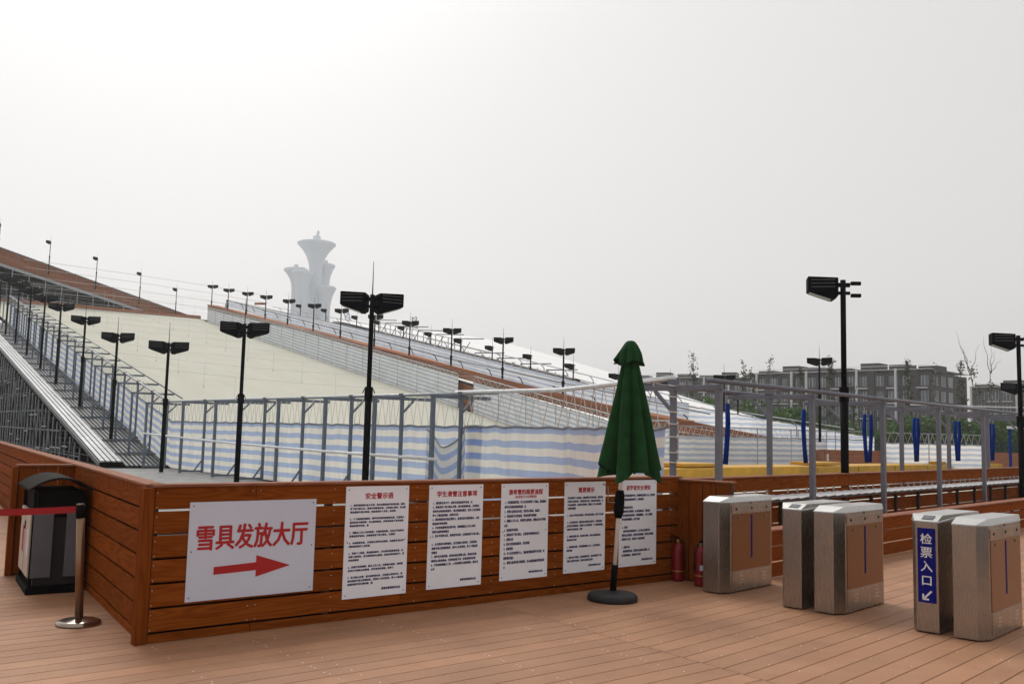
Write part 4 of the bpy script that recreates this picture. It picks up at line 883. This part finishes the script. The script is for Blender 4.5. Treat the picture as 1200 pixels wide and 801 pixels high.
# start ramp poles
GSP = 'floodlight poles on the brown start ramp'
for i, v in enumerate((11.4, 16.7, 21.9, 27.0, 31.4)):
    dup(lp3, P(UR, v, ZB(v) + (0.5 if i < 4 else 0)), R(70), 'slim floodlight pole, %s from the upper end of the brown start ramp' % ORD[i], GSP, scale=(0.8, 0.8, 0.93))

# ------------------------------------------------------------------ wires over the slope, with hanging droppers
for i in range(15):
    u = 44 + i * 5.0; va, vb_ = 9.0, 35.0; b = MB(); n = 14; h0, h1 = 3.1, 3.3
    pts = [Vector((va + (vb_ - va) * k / n, u + (0.0) * k, S(u) + h0 + (h1 - h0) * k / n - 0.55 * math.sin(math.pi * k / n))) for k in range(n + 1)]
    o0 = P(u, va, S(u) + h0); M3 = Matrix.Rotation(RS, 3, 'Z')
    t = thing('overhead_cable', 'thin cable strung over the slope with hanging droppers, %s span from the bottom' % ORD[i], 'cable', o0, RS, 'cables strung across the ski slope')
    off = Vector((va, u, S(u) + h0)); part('cable', MB().tube([p - off for p in pts], 0.0065, 4), M['ropedark'], t)
    for k in (3, 7, 11):
        p = pts[k] - off; part('dropper', MB().tube([p, p - Vector((0, 0, 1.15)), p - Vector((0, 0, 1.3))], [0.007, 0.007, 0.035], 5), M['ropedark'], t)
for i, d in enumerate((1.6, 2.6, 3.6, 4.5)):
    line_thing('high_wire', 'fine wire in the sky at the head of the slope, %s from the ground' % ORD[i], 'wire', [P(118.5, 14, S(118.5) + d + 0.6), P(118.2, 26, S(118) + d + 0.3), P(117.5, 35, S(117) + d), P(110, 40, S(110) + d - 0.3)], 0.022, M['ropedark'], 4, 'wires at the head of the slope')

# a person and a small board at the head of the slope
def person(label, loc, rz):
    t = bpy.data.meshes.new('person'); v = [(0, 0, 0.95), (0, 0, 1.2), (0, 0.0, 1.42), (0, 0, 1.52), (0, 0.01, 1.62), (0, 0.01, 1.73), (0.09, 0, 0.90), (0.10, 0.02, 0.50), (0.10, -0.02, 0.08), (0.10, 0.12, 0.04), (-0.09, 0, 0.90), (-0.10, 0.0, 0.50), (-0.10, -0.03, 0.08), (-0.10, 0.11, 0.04), (0.18, 0, 1.40), (0.24, 0.0, 1.14), (0.22, 0.10, 0.92), (0.21, 0.13, 0.82), (-0.18, 0, 1.40), (-0.24, 0, 1.14), (-0.22, 0.10, 0.92), (-0.21, 0.13, 0.82)]
    e = [(0, 1), (1, 2), (2, 3), (3, 4), (4, 5), (0, 6), (6, 7), (7, 8), (8, 9), (0, 10), (10, 11), (11, 12), (12, 13), (2, 14), (14, 15), (15, 16), (16, 17), (2, 18), (18, 19), (19, 20), (20, 21)]
    r_ = [0.15, 0.14, 0.15, 0.065, 0.095, 0.075, 0.09, 0.065, 0.045, 0.04, 0.09, 0.065, 0.045, 0.04, 0.065, 0.05, 0.036, 0.03, 0.065, 0.05, 0.036, 0.03]
    t.from_pydata(v, e, []); o = link('person', t, None, loc, rz); t.materials.append(M['coat'])
    md = o.modifiers.new('skin', 'SKIN'); 
    for i, q in enumerate(t.skin_vertices[0].data): q.radius = (r_[i], r_[i] * 0.8); q.use_root = (i == 0)
    o.modifiers.new('sub', 'SUBSURF').levels = 1
    bpy.context.view_layer.update(); me = bpy.data.meshes.new_from_object(o.evaluated_get(bpy.context.evaluated_depsgraph_get())); o.modifiers.clear(); o.data = me
    part('hair', MB().lathe([(0.105, 1.60), (0.112, 1.68), (0.09, 1.77), (0.04, 1.81), (0.001, 1.815)], 14), M['hair'], o, smooth=True)
    return tag(o, label, 'person')
person('tiny distant person in pale clothes standing behind the striped fence at the slope head', P(111.5, 35.4, S(111.5) + 1.35), R(150))
t = thing('board_on_posts', 'small orange brown board on two thin posts at the slope head', 'board', P(101.5, 36.0, S(101.5) + 2.2), R(-10))
for x in (-0.62, 0.62): part('post', MB().tube([(x, 0, -0.2), (x, 0, 1.5)], 0.035, 6), M['white'], t)
part('board', MB().box(-0.7, 0.7, -0.04, 0.04, 1.28, 1.52), M['farwood'], t)

# ------------------------------------------------------------------ gate area: ski rack wall, low wall, mats, hanging straps
w2 = plank_wall('timber_wall', 'long timber counter wall behind the metal rack and gate frames', F(-0.35, 0.42), RF, 21.5, [0.24, 0.27, 0.27, 0.27], h=1.06, splits=(3.1, 6.2, 9.4, 12.5, 15.7, 18.8), cap=(-0.03, 0.16), nposts=50)
for k in range(17):
    x = 0.5 + k * 1.25; part('batten', MB().box(x - 0.035, x + 0.035, -0.055, -0.003, 0.0, 0.66), M['batten'], w2)
rk = thing('ski_rack', 'long bright metal slat shelf with upright ring hooks along the counter wall', 'rack', F(-0.1, 0.06), RF)
for k in range(60):
    x = k * 0.35
    part('slat', MB().add([(x, 0.0, 0.715), (x + 0.33, 0.0, 0.735), (x + 0.33, 0.30, 0.765), (x, 0.30, 0.745), (x, 0.0, 0.725), (x + 0.33, 0.0, 0.745), (x + 0.33, 0.30, 0.775), (x, 0.30, 0.755)], [(0, 3, 2, 1), (4, 5, 6, 7), (0, 1, 5, 4), (1, 2, 6, 5), (2, 3, 7, 6), (3, 0, 4, 7)]), M['alum'], rk)
part('bearer', MB().box(-0.02, 21.0, 0.10, 0.14, 0.67, 0.708), M['alud'], rk)
hb = MB(); hb.tube([(0, 0.27, 0.75), (0, 0.27, 0.80)], 0.009, 5); hb.tube([(0.028 * math.cos(a_), 0.27, 0.83 + 0.028 * math.sin(a_)) for a_ in [2 * math.pi * j / 10 for j in range(11)]], 0.010, 5)
hm = hb.mesh('ring_hook', M['galv'])
for k in range(56):
    if k % 7 == 6: continue
    o = link('ring_hook', hm, rk, (0.35 + k * 0.36, random.uniform(-0.01, 0.01), 0))
lo_ = plank_wall('timber_wall', 'low timber wall on the deck in front of the gate frames', F(-1.55, -1.62), RF, 13.5, [0.19, 0.19, 0.19], h=0.565, splits=(2.2, 5.1, 8.3, 11.0), cap=(-0.025, 0.20), capz=0.024, nposts=3)
# yellow mats
GM = 'yellow crash mats in a row behind the counter wall'
md_ = Vector((33.07 - 6.17, 60.38 - 34.84, 0)).normalized(); ma = R(90) - math.atan2(md_.x, md_.y)
mp_ = MB().box(0.02, 3.98, 0, 1.9, -0.08, 0.52).mesh('yellow_mat', M['yellow'], bevel=0.05)
for k in range(10):
    o = link('yellow_mat', mp_, None, Vector((5.3, 34.0, 0)) + md_ * (4.0 * k) + Vector((0, 0, random.uniform(-0.015, 0.015))), ma + R(random.uniform(-0.8, 0.8))); tag(o, 'yellow crash mat lying on the ground, %s from the left end of its row' % ORD[k], 'mat', GM)
mp2 = MB().box(0, 2.2, 0.2, 1.7, 0.0, 0.14).mesh('thin_mat', M['yellow'], bevel=0.04)
for k, s_ in enumerate((2.1, 12.5, 26.0)):
    o = link('thin_mat', mp2, None, Vector((5.3, 34.0, 0.54)) + md_ * s_, ma); tag(o, 'thin yellow mat laid on top of the mat row, %s from the left' % ORD[k], 'mat', 'thin yellow mats on the row')
mp3 = MB().box(0, 3.4, 0, 1.2, -0.08, 1.05).mesh('yellow_mat', M['yellow'], bevel=0.05)
for k in range(3):
    o = link('yellow_mat', mp3, None, Vector((29.6 + 3.0 * k, 58.5 + 1.6 * k, 0)), R(28)); tag(o, 'tall yellow mat block at the right behind the row, %s of its group' % ORD[k], 'mat', 'tall yellow mat blocks at the right')
# hanging blue padded chains
GC = 'blue foam covered chains hanging from the gate frames'
def chain_proto(label, loc, lean_):
    t = thing('padded_chain', label, 'hanging strap', loc, 0)
    b = MB()
    for k in range(7):
        z = -0.02 - k * 0.035; r_ = [((0.012 * math.cos(a_), 0, 0.022 * math.sin(a_)) if k % 2 else (0, 0.012 * math.cos(a_), 0.022 * math.sin(a_))) for a_ in [2 * math.pi * j / 8 for j in range(9)]]
        b.tube([Vector(p) + Vector((0, 0, z)) for p in r_], 0.005, 4)
    part('chain', b, M['galv'], t)
    part('foam_sleeve', MB().tube([(0, 0, -0.14), (0.012, 0, -0.5), (-0.01, 0.01, -0.9), (lean_, 0, -1.24)], [0.040, 0.046, 0.043, 0.047], 10), M['padblue'], t, smooth=True)
    return t
first = None; k = 0
for i in range(6):
    for s_, lab in ((-0.0, 'left'), ((0, 0.40, 0.34, 0.24, 0.30, 0.30)[i], 'right')):
        if i == 0 and s_ > 0: continue
        loc = F(3.03 * (i + 1) + s_ - 0.08, 1.60, 2.46); lb_ = ('single blue padded chain hanging from the first gate frame' if i == 0 else 'blue padded chain hanging from the %s gate frame, %s one of the pair' % (ORD[i], lab))
        if first is None: first = chain_proto(lb_, loc, -0.035); first['group'] = GC
        else: dup(first, loc, R(random.uniform(-40, 40) if k % 2 else 180 + random.uniform(-40, 40)), lb_, GC)
        k += 1
# timber cabin, second screen and rails beyond the mats
o_ = Vector((17.6, 52.0, 0))
tc_ = plank_wall('timber_cabin', 'small brown boarded box beyond the yellow mats', o_, R(2), 3.2, [0.22] * 5, h=1.15, splits=(), cap=(-0.02, 0.9), nposts=1.6, gap=0.02, board_mat='farwood')
tc_['category'] = 'cabin'
part('white_notice', MB().box(0.12, 0.22, -0.012, -0.004, 0.55, 0.95), M['white'], tc_); part('body', MB().box(0.02, 3.18, 0.09, 1.4, 0, 1.14), M['farwood'], tc_)
cloth_fence('striped_fence', 'short striped cloth screen right of the brown boarded box', [(20.75, 52.0, 0), (26.9, 53.0, 0)], 1.62, M['cloth_far'], pipe=2.2, lace=True, wav=0.02, lace_r=0.012, lace_step=0.4, posts=[0, 3.1, 6.2], pipe_mat='galv')
cloth_fence('striped_fence', 'plain striped strip above the brown boarded box', [(16.9, 54.5, 0), (20.9, 54.5, 0)], 1.75, M['cloth_far'], pipe=2.25, lace=True, wav=0.02, lace_r=0.012, lace_step=0.4, posts=[0, 2, 4], pipe_mat='galv')
t = thing('practice_goal', 'white topped frame with blue legs standing on the yellow mats', 'frame', (26.9, 50.0, 0), R(-10))
for x in (0.0, 1.9): part('leg', MB().tube([(x, 0, 0), (x, 0, 2.55)], 0.08, 8), M['padblue'], t)
part('crossbar', MB().box(-0.12, 2.0, -0.06, 0.06, 2.56, 2.70), M['white'], t)
t = thing('timber_edge', 'brown timber edging round the right-hand mats', 'edging', (27.3, 57.0, 0), R(20)); part('board', MB().box(0, 7, 0, 0.12, 0, 1.2), M['farwood'], t)

# ------------------------------------------------------------------ green court fence
gf = thing('court_fence', 'tall green mesh court fence with a pale top tape', 'fence', (14.0, 82.0, 0), R(3.5))
GW = 46
for k in range(12): part('post', MB().tube([(k * GW / 11, 0, 0), (k * GW / 11, 0, 5.0)], 0.06, 6), M['mesh_post'], gf)
b = MB(); b.grid([[(x, 0.01, z) for z in (1.9, 5.0)] for x in (0, GW / 2, GW)]); part('mesh', b, M['net'], gf)
b = MB(); b.grid([[(x, 0.02, z) for z in (0.0, 1.9)] for x in (0, GW / 2, GW)]); part('wind_screen', b, M['netd'], gf)
part('mid_rail', MB().tube([(0, 0, 1.92), (GW, 0, 1.92)], 0.04, 5), M['mesh_post'], gf)
part('top_tape', MB().box(22, GW, -0.03, 0.03, 5.02, 5.14), M['white'], gf)

# ------------------------------------------------------------------ shrubs and young poplars
def leaf_mesh(name, pts, size, mat, rnd):
    v, f = [], []
    for p in pts:
        s = size * rnd.uniform(0.6, 1.3); n = Vector((rnd.gauss(0, 1), rnd.gauss(0, 1), rnd.gauss(0.4, 1))).normalized(); x = n.orthogonal().normalized(); x.rotate(Matrix.Rotation(rnd.uniform(0, 6.28), 3, n)); y = n.cross(x)
        o = len(v); v += [tuple(p + x * s), tuple(p + y * s * 0.55), tuple(p - x * s), tuple(p - y * s * 0.55)]; f.append((o, o + 1, o + 2, o + 3))
    me = bpy.data.meshes.new(name); me.from_pydata(v, [], f); me.materials.append(mat); return me
def shrub_crown(rnd, n=3200):
    cl = [(Vector((rnd.gauss(0, 1.3), rnd.gauss(0, 1.1), rnd.uniform(0.7, 2.7))), rnd.uniform(0.5, 1.1)) for _ in range(16)]; pts = []
    for _ in range(n):
        c, r_ = rnd.choice(cl); d = Vector((rnd.gauss(0, 1), rnd.gauss(0, 1), rnd.gauss(0, 0.8))).normalized() * r_ * rnd.uniform(0.55, 1.05); pts.append(c + d)
    return pts
def stems(n, h, rnd, spread=0.8, r=0.05):
    b = MB()
    for _ in range(n):
        a_ = rnd.uniform(0, 6.28); x, y = spread * math.cos(a_), spread * math.sin(a_); b.tube([(0.1 * math.cos(a_), 0.1 * math.sin(a_), -0.1), (x * 0.5, y * 0.5, h * 0.5), (x, y, h)], [r, r * 0.7, r * 0.3], 5)
    return b
protos = []
rnd = random.Random(5)
GS = 'bushy green shrubs behind the court fence'
spots = []
for k in range(22):
    x = 15 + k * 2.35 + rnd.uniform(-0.7, 0.7); spots.append((x, 86.5 + rnd.uniform(0, 3) + (3 if k % 2 else 0), rnd.uniform(1.0, 1.45) * (1.15 if k < 6 else 1.0)))
for k, (x, y, s_) in enumerate(spots):
    lb_ = 'leafy green shrub behind the court fence, %s from the left end' % ORD[k]
    if k < 3:
        t = thing('shrub', lb_, 'shrub', (x, y, 0), 0, GS); link('foliage', leaf_mesh('foliage', shrub_crown(rnd), 0.16, M['leafa'], rnd), t); part('stems', stems(7, 2.0, rnd), M['bark'], t); t.scale = (s_, s_, s_); protos.append(t)
    else: dup(protos[k % 3], (x, y, 0), rnd.uniform(0, 6.28), lb_, GS, scale=(s_ * 1.1, s_ * 1.1, s_))
def poplar(label, loc, H, rnd, n=420, bare=0.35, lean_=0.0, group=None, wdt=0.75):
    t = thing('poplar_tree', label, 'tree', loc, rnd.uniform(0, 6), group)
    tr = MB(); path = [Vector((lean_ * (q ** 1.5) * H + 0.12 * math.sin(q * 5 + H), 0.12 * math.sin(q * 4), H * q - 0.1)) for q in [i / 9 for i in range(10)]]
    tr.tube(path, [0.11 * (1 - 0.88 * i / 9) for i in range(10)], 6); part('trunk', tr, M['bark'], t, smooth=True)
    lb = MB(); pts = []
    for k in range(26):
        q = rnd.uniform(bare, 0.97); i = min(8, int(q * 9)); p = path[i].lerp(path[i + 1], q * 9 - i); a_ = rnd.uniform(0, 6.28); l_ = wdt * (1.15 - q) * rnd.uniform(0.7, 1.5) + 0.25
        e = p + Vector((math.cos(a_) * l_ * 0.6, math.sin(a_) * l_ * 0.6, l_ * 1.1)); lb.tube([p, p.lerp(e, 0.5) + Vector((0, 0, -0.08)), e], [0.025, 0.018, 0.008], 4)
        for _ in range(n // 26): pts.append(p.lerp(e, rnd.uniform(0.15, 1.05)) + Vector((rnd.gauss(0, 0.13), rnd.gauss(0, 0.13), rnd.gauss(0, 0.15))))
    part('limbs', lb, M['bark'], t); link('crown', leaf_mesh('crown', pts, 0.13, M['leafb'], rnd), t); return t
def at(x, y, D):
    # point on the camera's ray through pixel (x, y) of the 1200 px photograph, D metres ahead; used for surveying only
    f = 1085.0; m = cam.rotation_quaternion.to_matrix(); d = m @ Vector((x - 600, -(y - 400.5), -f)); return Vector((0, 0, 1.7)) + d * (D / d.y)
GT = 'young poplars with sparse leaves'
trees = [(812, 411, 98, 300, 0.5), (872, 421, 100, 330, 0.5), (882, 432, 101, 200, 0.5), (903, 418, 103, 130, 0.5), (938, 430, 100, 420, 0.45), (973, 418, 97, 620, 0.35), (1000, 447, 96, 300, 0.3), (1035, 462, 95, 260, 0.3), (1063, 418, 97, 520, 0.3), (1096, 425, 95, 60, 0.55), (1124, 422, 97, 420, 0.35)]
names = ['at the far left of the tree row, over the pale block', 'left of the gap between the two blocks', 'short one at the gap between the blocks', 'nearly bare one at the corner of the long grey block', 'small leafy one before the long block left part', 'tall full one left of the middle floodlight pole', 'short one behind the middle floodlight pole', 'low one among the gate frames', 'dark slim one before the middle of the long block', 'bare twig one near the right end of the long block', 'slim one at the right corner of the long block']
for (x, y, D, n, br), nm in zip(trees, names):
    p = at(x, y, D); poplar('young poplar, ' + nm, (p.x, p.y, 0), p.z, rnd, n, br, group=GT)
# bare forked tree
p = at(1168, 530, 88); t = thing('forked_tree', 'nearly bare pale tree with two wavering stems leaning left', 'tree', (p.x, p.y, 0), 0)
tr = MB()
def wavy(a_, b_, n=9, w_=0.09, ph=0.0): return [Vector(a_).lerp(Vector(b_), i / n) + Vector((w_ * math.sin(i * 1.4 + ph), w_ * 0.6 * math.cos(i * 1.1 + ph), 0)) for i in range(n + 1)]
s1 = wavy((0, 0, -0.1), (-2.2, 0.2, 8.2)); s2_ = wavy((-0.1, 0, 0.8), (-0.6, -0.2, 8.4), ph=1.0)
tr.tube(s1, [0.13 - 0.011 * i for i in range(10)], 6); tr.tube(s2_, [0.12 - 0.010 * i for i in range(10)], 6); part('trunk', tr, M['bark'], t, smooth=True)
lb = MB(); pts = []
for base, ends in ((s1[-1], ((-3.3, 0, 11.4), (-2.7, 0.4, 10.8), (-1.6, -0.3, 11.2), (-3.6, 0.1, 12.4))), (s2_[-1], ((-0.2, 0, 11.0), (0.3, 0.3, 10.6), (-1.0, 0.1, 12.0), (0.5, -0.2, 9.8)))):
    for i, e in enumerate(ends): lb.tube(wavy(base, e, 8, 0.11, i * 1.3), [0.04 - 0.004 * j for j in range(9)], 5)
part('limbs', lb, M['bark'], t)
for c in ((-1.55, 0, 6.6), (-0.5, 0, 6.9), (-0.75, 0, 4.2), (-0.1, 0, 2.6), (-2.1, 0, 8.4)):
    for _ in range(60): pts.append(Vector(c) + Vector((rnd.gauss(0, 0.16), rnd.gauss(0, 0.16), rnd.gauss(0, 0.45))))
link('crown', leaf_mesh('crown', pts, 0.13, M['leafb'], rnd), t)

# ------------------------------------------------------------------ apartment blocks
def block(name, label, a, b_, H, floors, bays, depth, mat, rndm, back=None, fins=(0.0,), roof_h=1.0):
    a, b_ = Vector(a), Vector(b_); d = b_ - a; W_ = d.length; rz = math.atan2(d.y, d.x)
    t = thing(name, label, 'building', a, rz); fh = H / floors; bw_ = W_ / bays
    wl = MB(); wl.box(0, W_, 0.5, depth, -0.1, H)
    for i in range(bays + 1):
        x = i * bw_; ww = 0.45 if i % 3 else 0.8; wl.box(max(0, x - ww), min(W_, x + ww), 0.0 if i % 3 else -0.5, 0.51, -0.1, H + (0.6 if i % 3 == 0 else 0))
    for f in range(floors + 1):
        z0 = f * fh - (0.55 if f else 0.1); z1 = f * fh + 0.55; wl.box(0.01, W_ - 0.01, 0.06, 0.505, z0, min(z1, H + 0.02))
    part('wall', wl, mat, t)
    wm = MB().box(0, bw_ - 1.1, 0.30, 0.44, 0, fh - 1.2); fm = None
    wmesh = wm.mesh('window', M['glass'])
    fr = MB(); 
    for q in range(4):
        x = q * (bw_ - 1.1) / 3; fr.box(x - 0.05, x + 0.05, 0.24, 0.30, 0, fh - 1.2)
    fr.box(-0.05, bw_ - 1.05, 0.24, 0.30, -0.06, 0.0); fmesh = fr.mesh('window_frame', M['trim'])
    for f in range(floors):
        for i in range(bays):
            o = link('window', wmesh, t, (i * bw_ + 0.55, 0, f * fh + 0.6)); 
            if rndm.random() < 0.95: link('window_frame', fmesh, o, (0, 0, 0))
    tm = 0
    for i in range(bays):
        if i % 2 == 0 or rndm.random() < 0.3:
            for f in range(1, floors):
                if rndm.random() < 0.85: part('balcony', MB().box(i * bw_ + 0.5, (i + 1) * bw_ - 0.5, -0.9, 0.05, f * fh - 0.12, f * fh + 0.12), M['trim'], t)
    for x in fins: part('fin', MB().box(x * W_ - 0.22, x * W_ + 0.22, -1.0, -0.52, -0.1, H + 0.9), M['trim'], t)
    rb = MB(); k = 0
    for i in range(0, bays, 2): rb.box(i * bw_ + 0.3, (i + 1.4) * bw_, 1.2, 6, H - 0.05, H + 1.4 + 0.5 * (i % 3)) 
    part('roof_terraces', rb, mat, t)
    part('roof_slab', MB().box(-0.4, W_ + 0.4, -0.6, depth + 0.3, H + 0.605, H + 0.75) if roof_h else MB().box(0, 1, 0, 1, H, H + 1), M['trim'], t)
    part('roof_rail', MB().tube([(0, -0.4, H + 1.5), (W_, -0.4, H + 1.5)], 0.06, 5), M['trim'], t)
    # right hand end
    for f in range(floors):
        for i in range(3): o = link('window', wmesh, t, (W_ + 0.30, 2.0 + i * 4.3, f * fh + 0.6), R(90)); link('window_frame', fmesh, o, (0, 0, 0))
    return t
rb_ = random.Random(11)
pa, pb = at(885, 440, 230), at(1090, 431, 200)
block('apartment_block', 'long dark grey brick apartment block with pale vertical fins', (pa.x, pa.y, 0), (pb.x, pb.y, 0), 17.0, 5, 13, 22, M['brick'], rb_, fins=(0.02, 0.24, 0.33, 0.55, 0.62, 0.83))
pa, pb = at(742, 441, 300), at(884, 435, 285)
block('apartment_block', 'low pale framed block far behind the parasol and first gate frame', (pa.x, pa.y, 0), (pb.x, pb.y, 0), pa.z - 1.0, 5, 11, 14, M['brick'], rb_, fins=(0.02, 0.3, 0.6, 0.8, 0.98))
pa, pb = at(1139, 452, 250), at(1262, 454, 232)
block('apartment_block', 'brownish apartment block at the right edge of the photo', (pa.x, pa.y, 0), (pb.x, pb.y, 0), pa.z - 1.0, 5, 7, 14, M['brick2'], rb_, fins=(0.0, 0.45, 0.8))

# ------------------------------------------------------------------ observation tower in the haze
tw = thing('observation_tower', 'pale hazy observation tower of five trumpet shaped heads', 'tower', (-257, 1160, 0), 0)
def trumpet(cx, cy, r0, Rr, zh, zt, prof=2.3):
    p = [(r0 * 1.05, -0.1), (r0, zh * 0.5), (r0, zh)]
    for i in range(1, 13): q = i / 12; p.append((r0 + (Rr - r0) * q ** prof, zh + (zt - zh) * q ** 0.8))
    p += [(Rr, zt + 2.0), (Rr * 0.9, zt + 3.2), (Rr * 0.5, zt + 4.2), (0.1, zt + 4.2)]; return MB().lathe(p, 40, (cx, cy))
k85 = 1160 / 1085
def tx(px): return at(px, 400, 1160).x + 257
def tz(px, py): return at(px, py, 1160).z
for px, hw, sw_, yt, yh, cy_ in ((366, 22.5, 7.2, 284, 326, 0), (346, 14, 4.2, 317, 345, -14), (356.5, 12.5, 7.6, 322, 352, -26), (375, 11, 5.0, 307, 335, 16), (380.5, 12, 6.0, 337, 370, -8)):
    sh = part('tower_shaft', trumpet(tx(px), cy_, sw_ * k85, hw * k85, tz(px, yh), tz(px, yt) - 3), M['conc'], tw, smooth=True)
    part('roof_house', MB().lathe([(hw * 0.2, tz(px, yt)), (hw * 0.2, tz(px, yt) + 5), (0.1, tz(px, yt) + 5)], 16, (tx(px), cy_)), M['conc'], sh)
z0 = tz(366, 284)
part('top_house', MB().box(tx(366) - 4, tx(366) + 4, -4, 4, z0, z0 + 8), M['conc'], tw)
part('top_emblem_mast', MB().tube([(tx(366), 0, z0 + 8), (tx(366) + 1.5, 0, z0 + 13), (tx(366) + 1.0, 0, z0 + 15.5)], [1.6, 1.9, 0.8], 8), M['conc'], tw)
# tower cranes in the haze
def crane(label, px, y0, y1, D, w_):
    a_, b_ = at(px[0], y0, D), at(px[1], y1, D); t = thing('construction_crane', label, 'crane', (a_.x, a_.y, 0), 0); b = MB(); d = b_ - a_; n = 9
    for s_ in (-w_, w_): b.bar((s_, 0, 0 if False else a_.z), (d.x + s_, 0, b_.z), 0.5)
    for i in range(n):
        s_ = w_ if i % 2 else -w_; f0, f1 = i / n, (i + 1) / n; b.bar((d.x * f0 + s_, 0, a_.z + d.z * f0), (d.x * f1 - s_, 0, a_.z + d.z * f1), 0.35)
    part('lattice_jib', b, M['conc'], t); part('mast', MB().box(-w_, w_, -w_, w_, -0.1, a_.z), M['conc'], t)
crane('faint lattice crane jib leaning left behind the slope crest', (411, 405), 386, 363, 420, 1.0)
crane('faint upright lattice crane behind the scaffold lattice', (487, 485.5), 390, 371, 420, 1.0)

# ------------------------------------------------------------------ haze
hz = MB().box(-900, 700, -60, 1420, -1.1, 262)
m = bpy.data.materials.new('haze_air'); m.use_nodes = True; n = m.node_tree; n.nodes.clear(); ou = n.nodes.new('ShaderNodeOutputMaterial'); pv = n.nodes.new('ShaderNodeVolumePrincipled')
pv.inputs['Color'].default_value = (0.985, 0.988, 0.995, 1); pv.inputs['Density'].default_value = HAZE; pv.inputs['Anisotropy'].default_value = 0.5
n.links.new(pv.outputs[0], ou.inputs['Volume'])
o = link('haze', hz.mesh('haze', m)); o['kind'] = 'stuff'
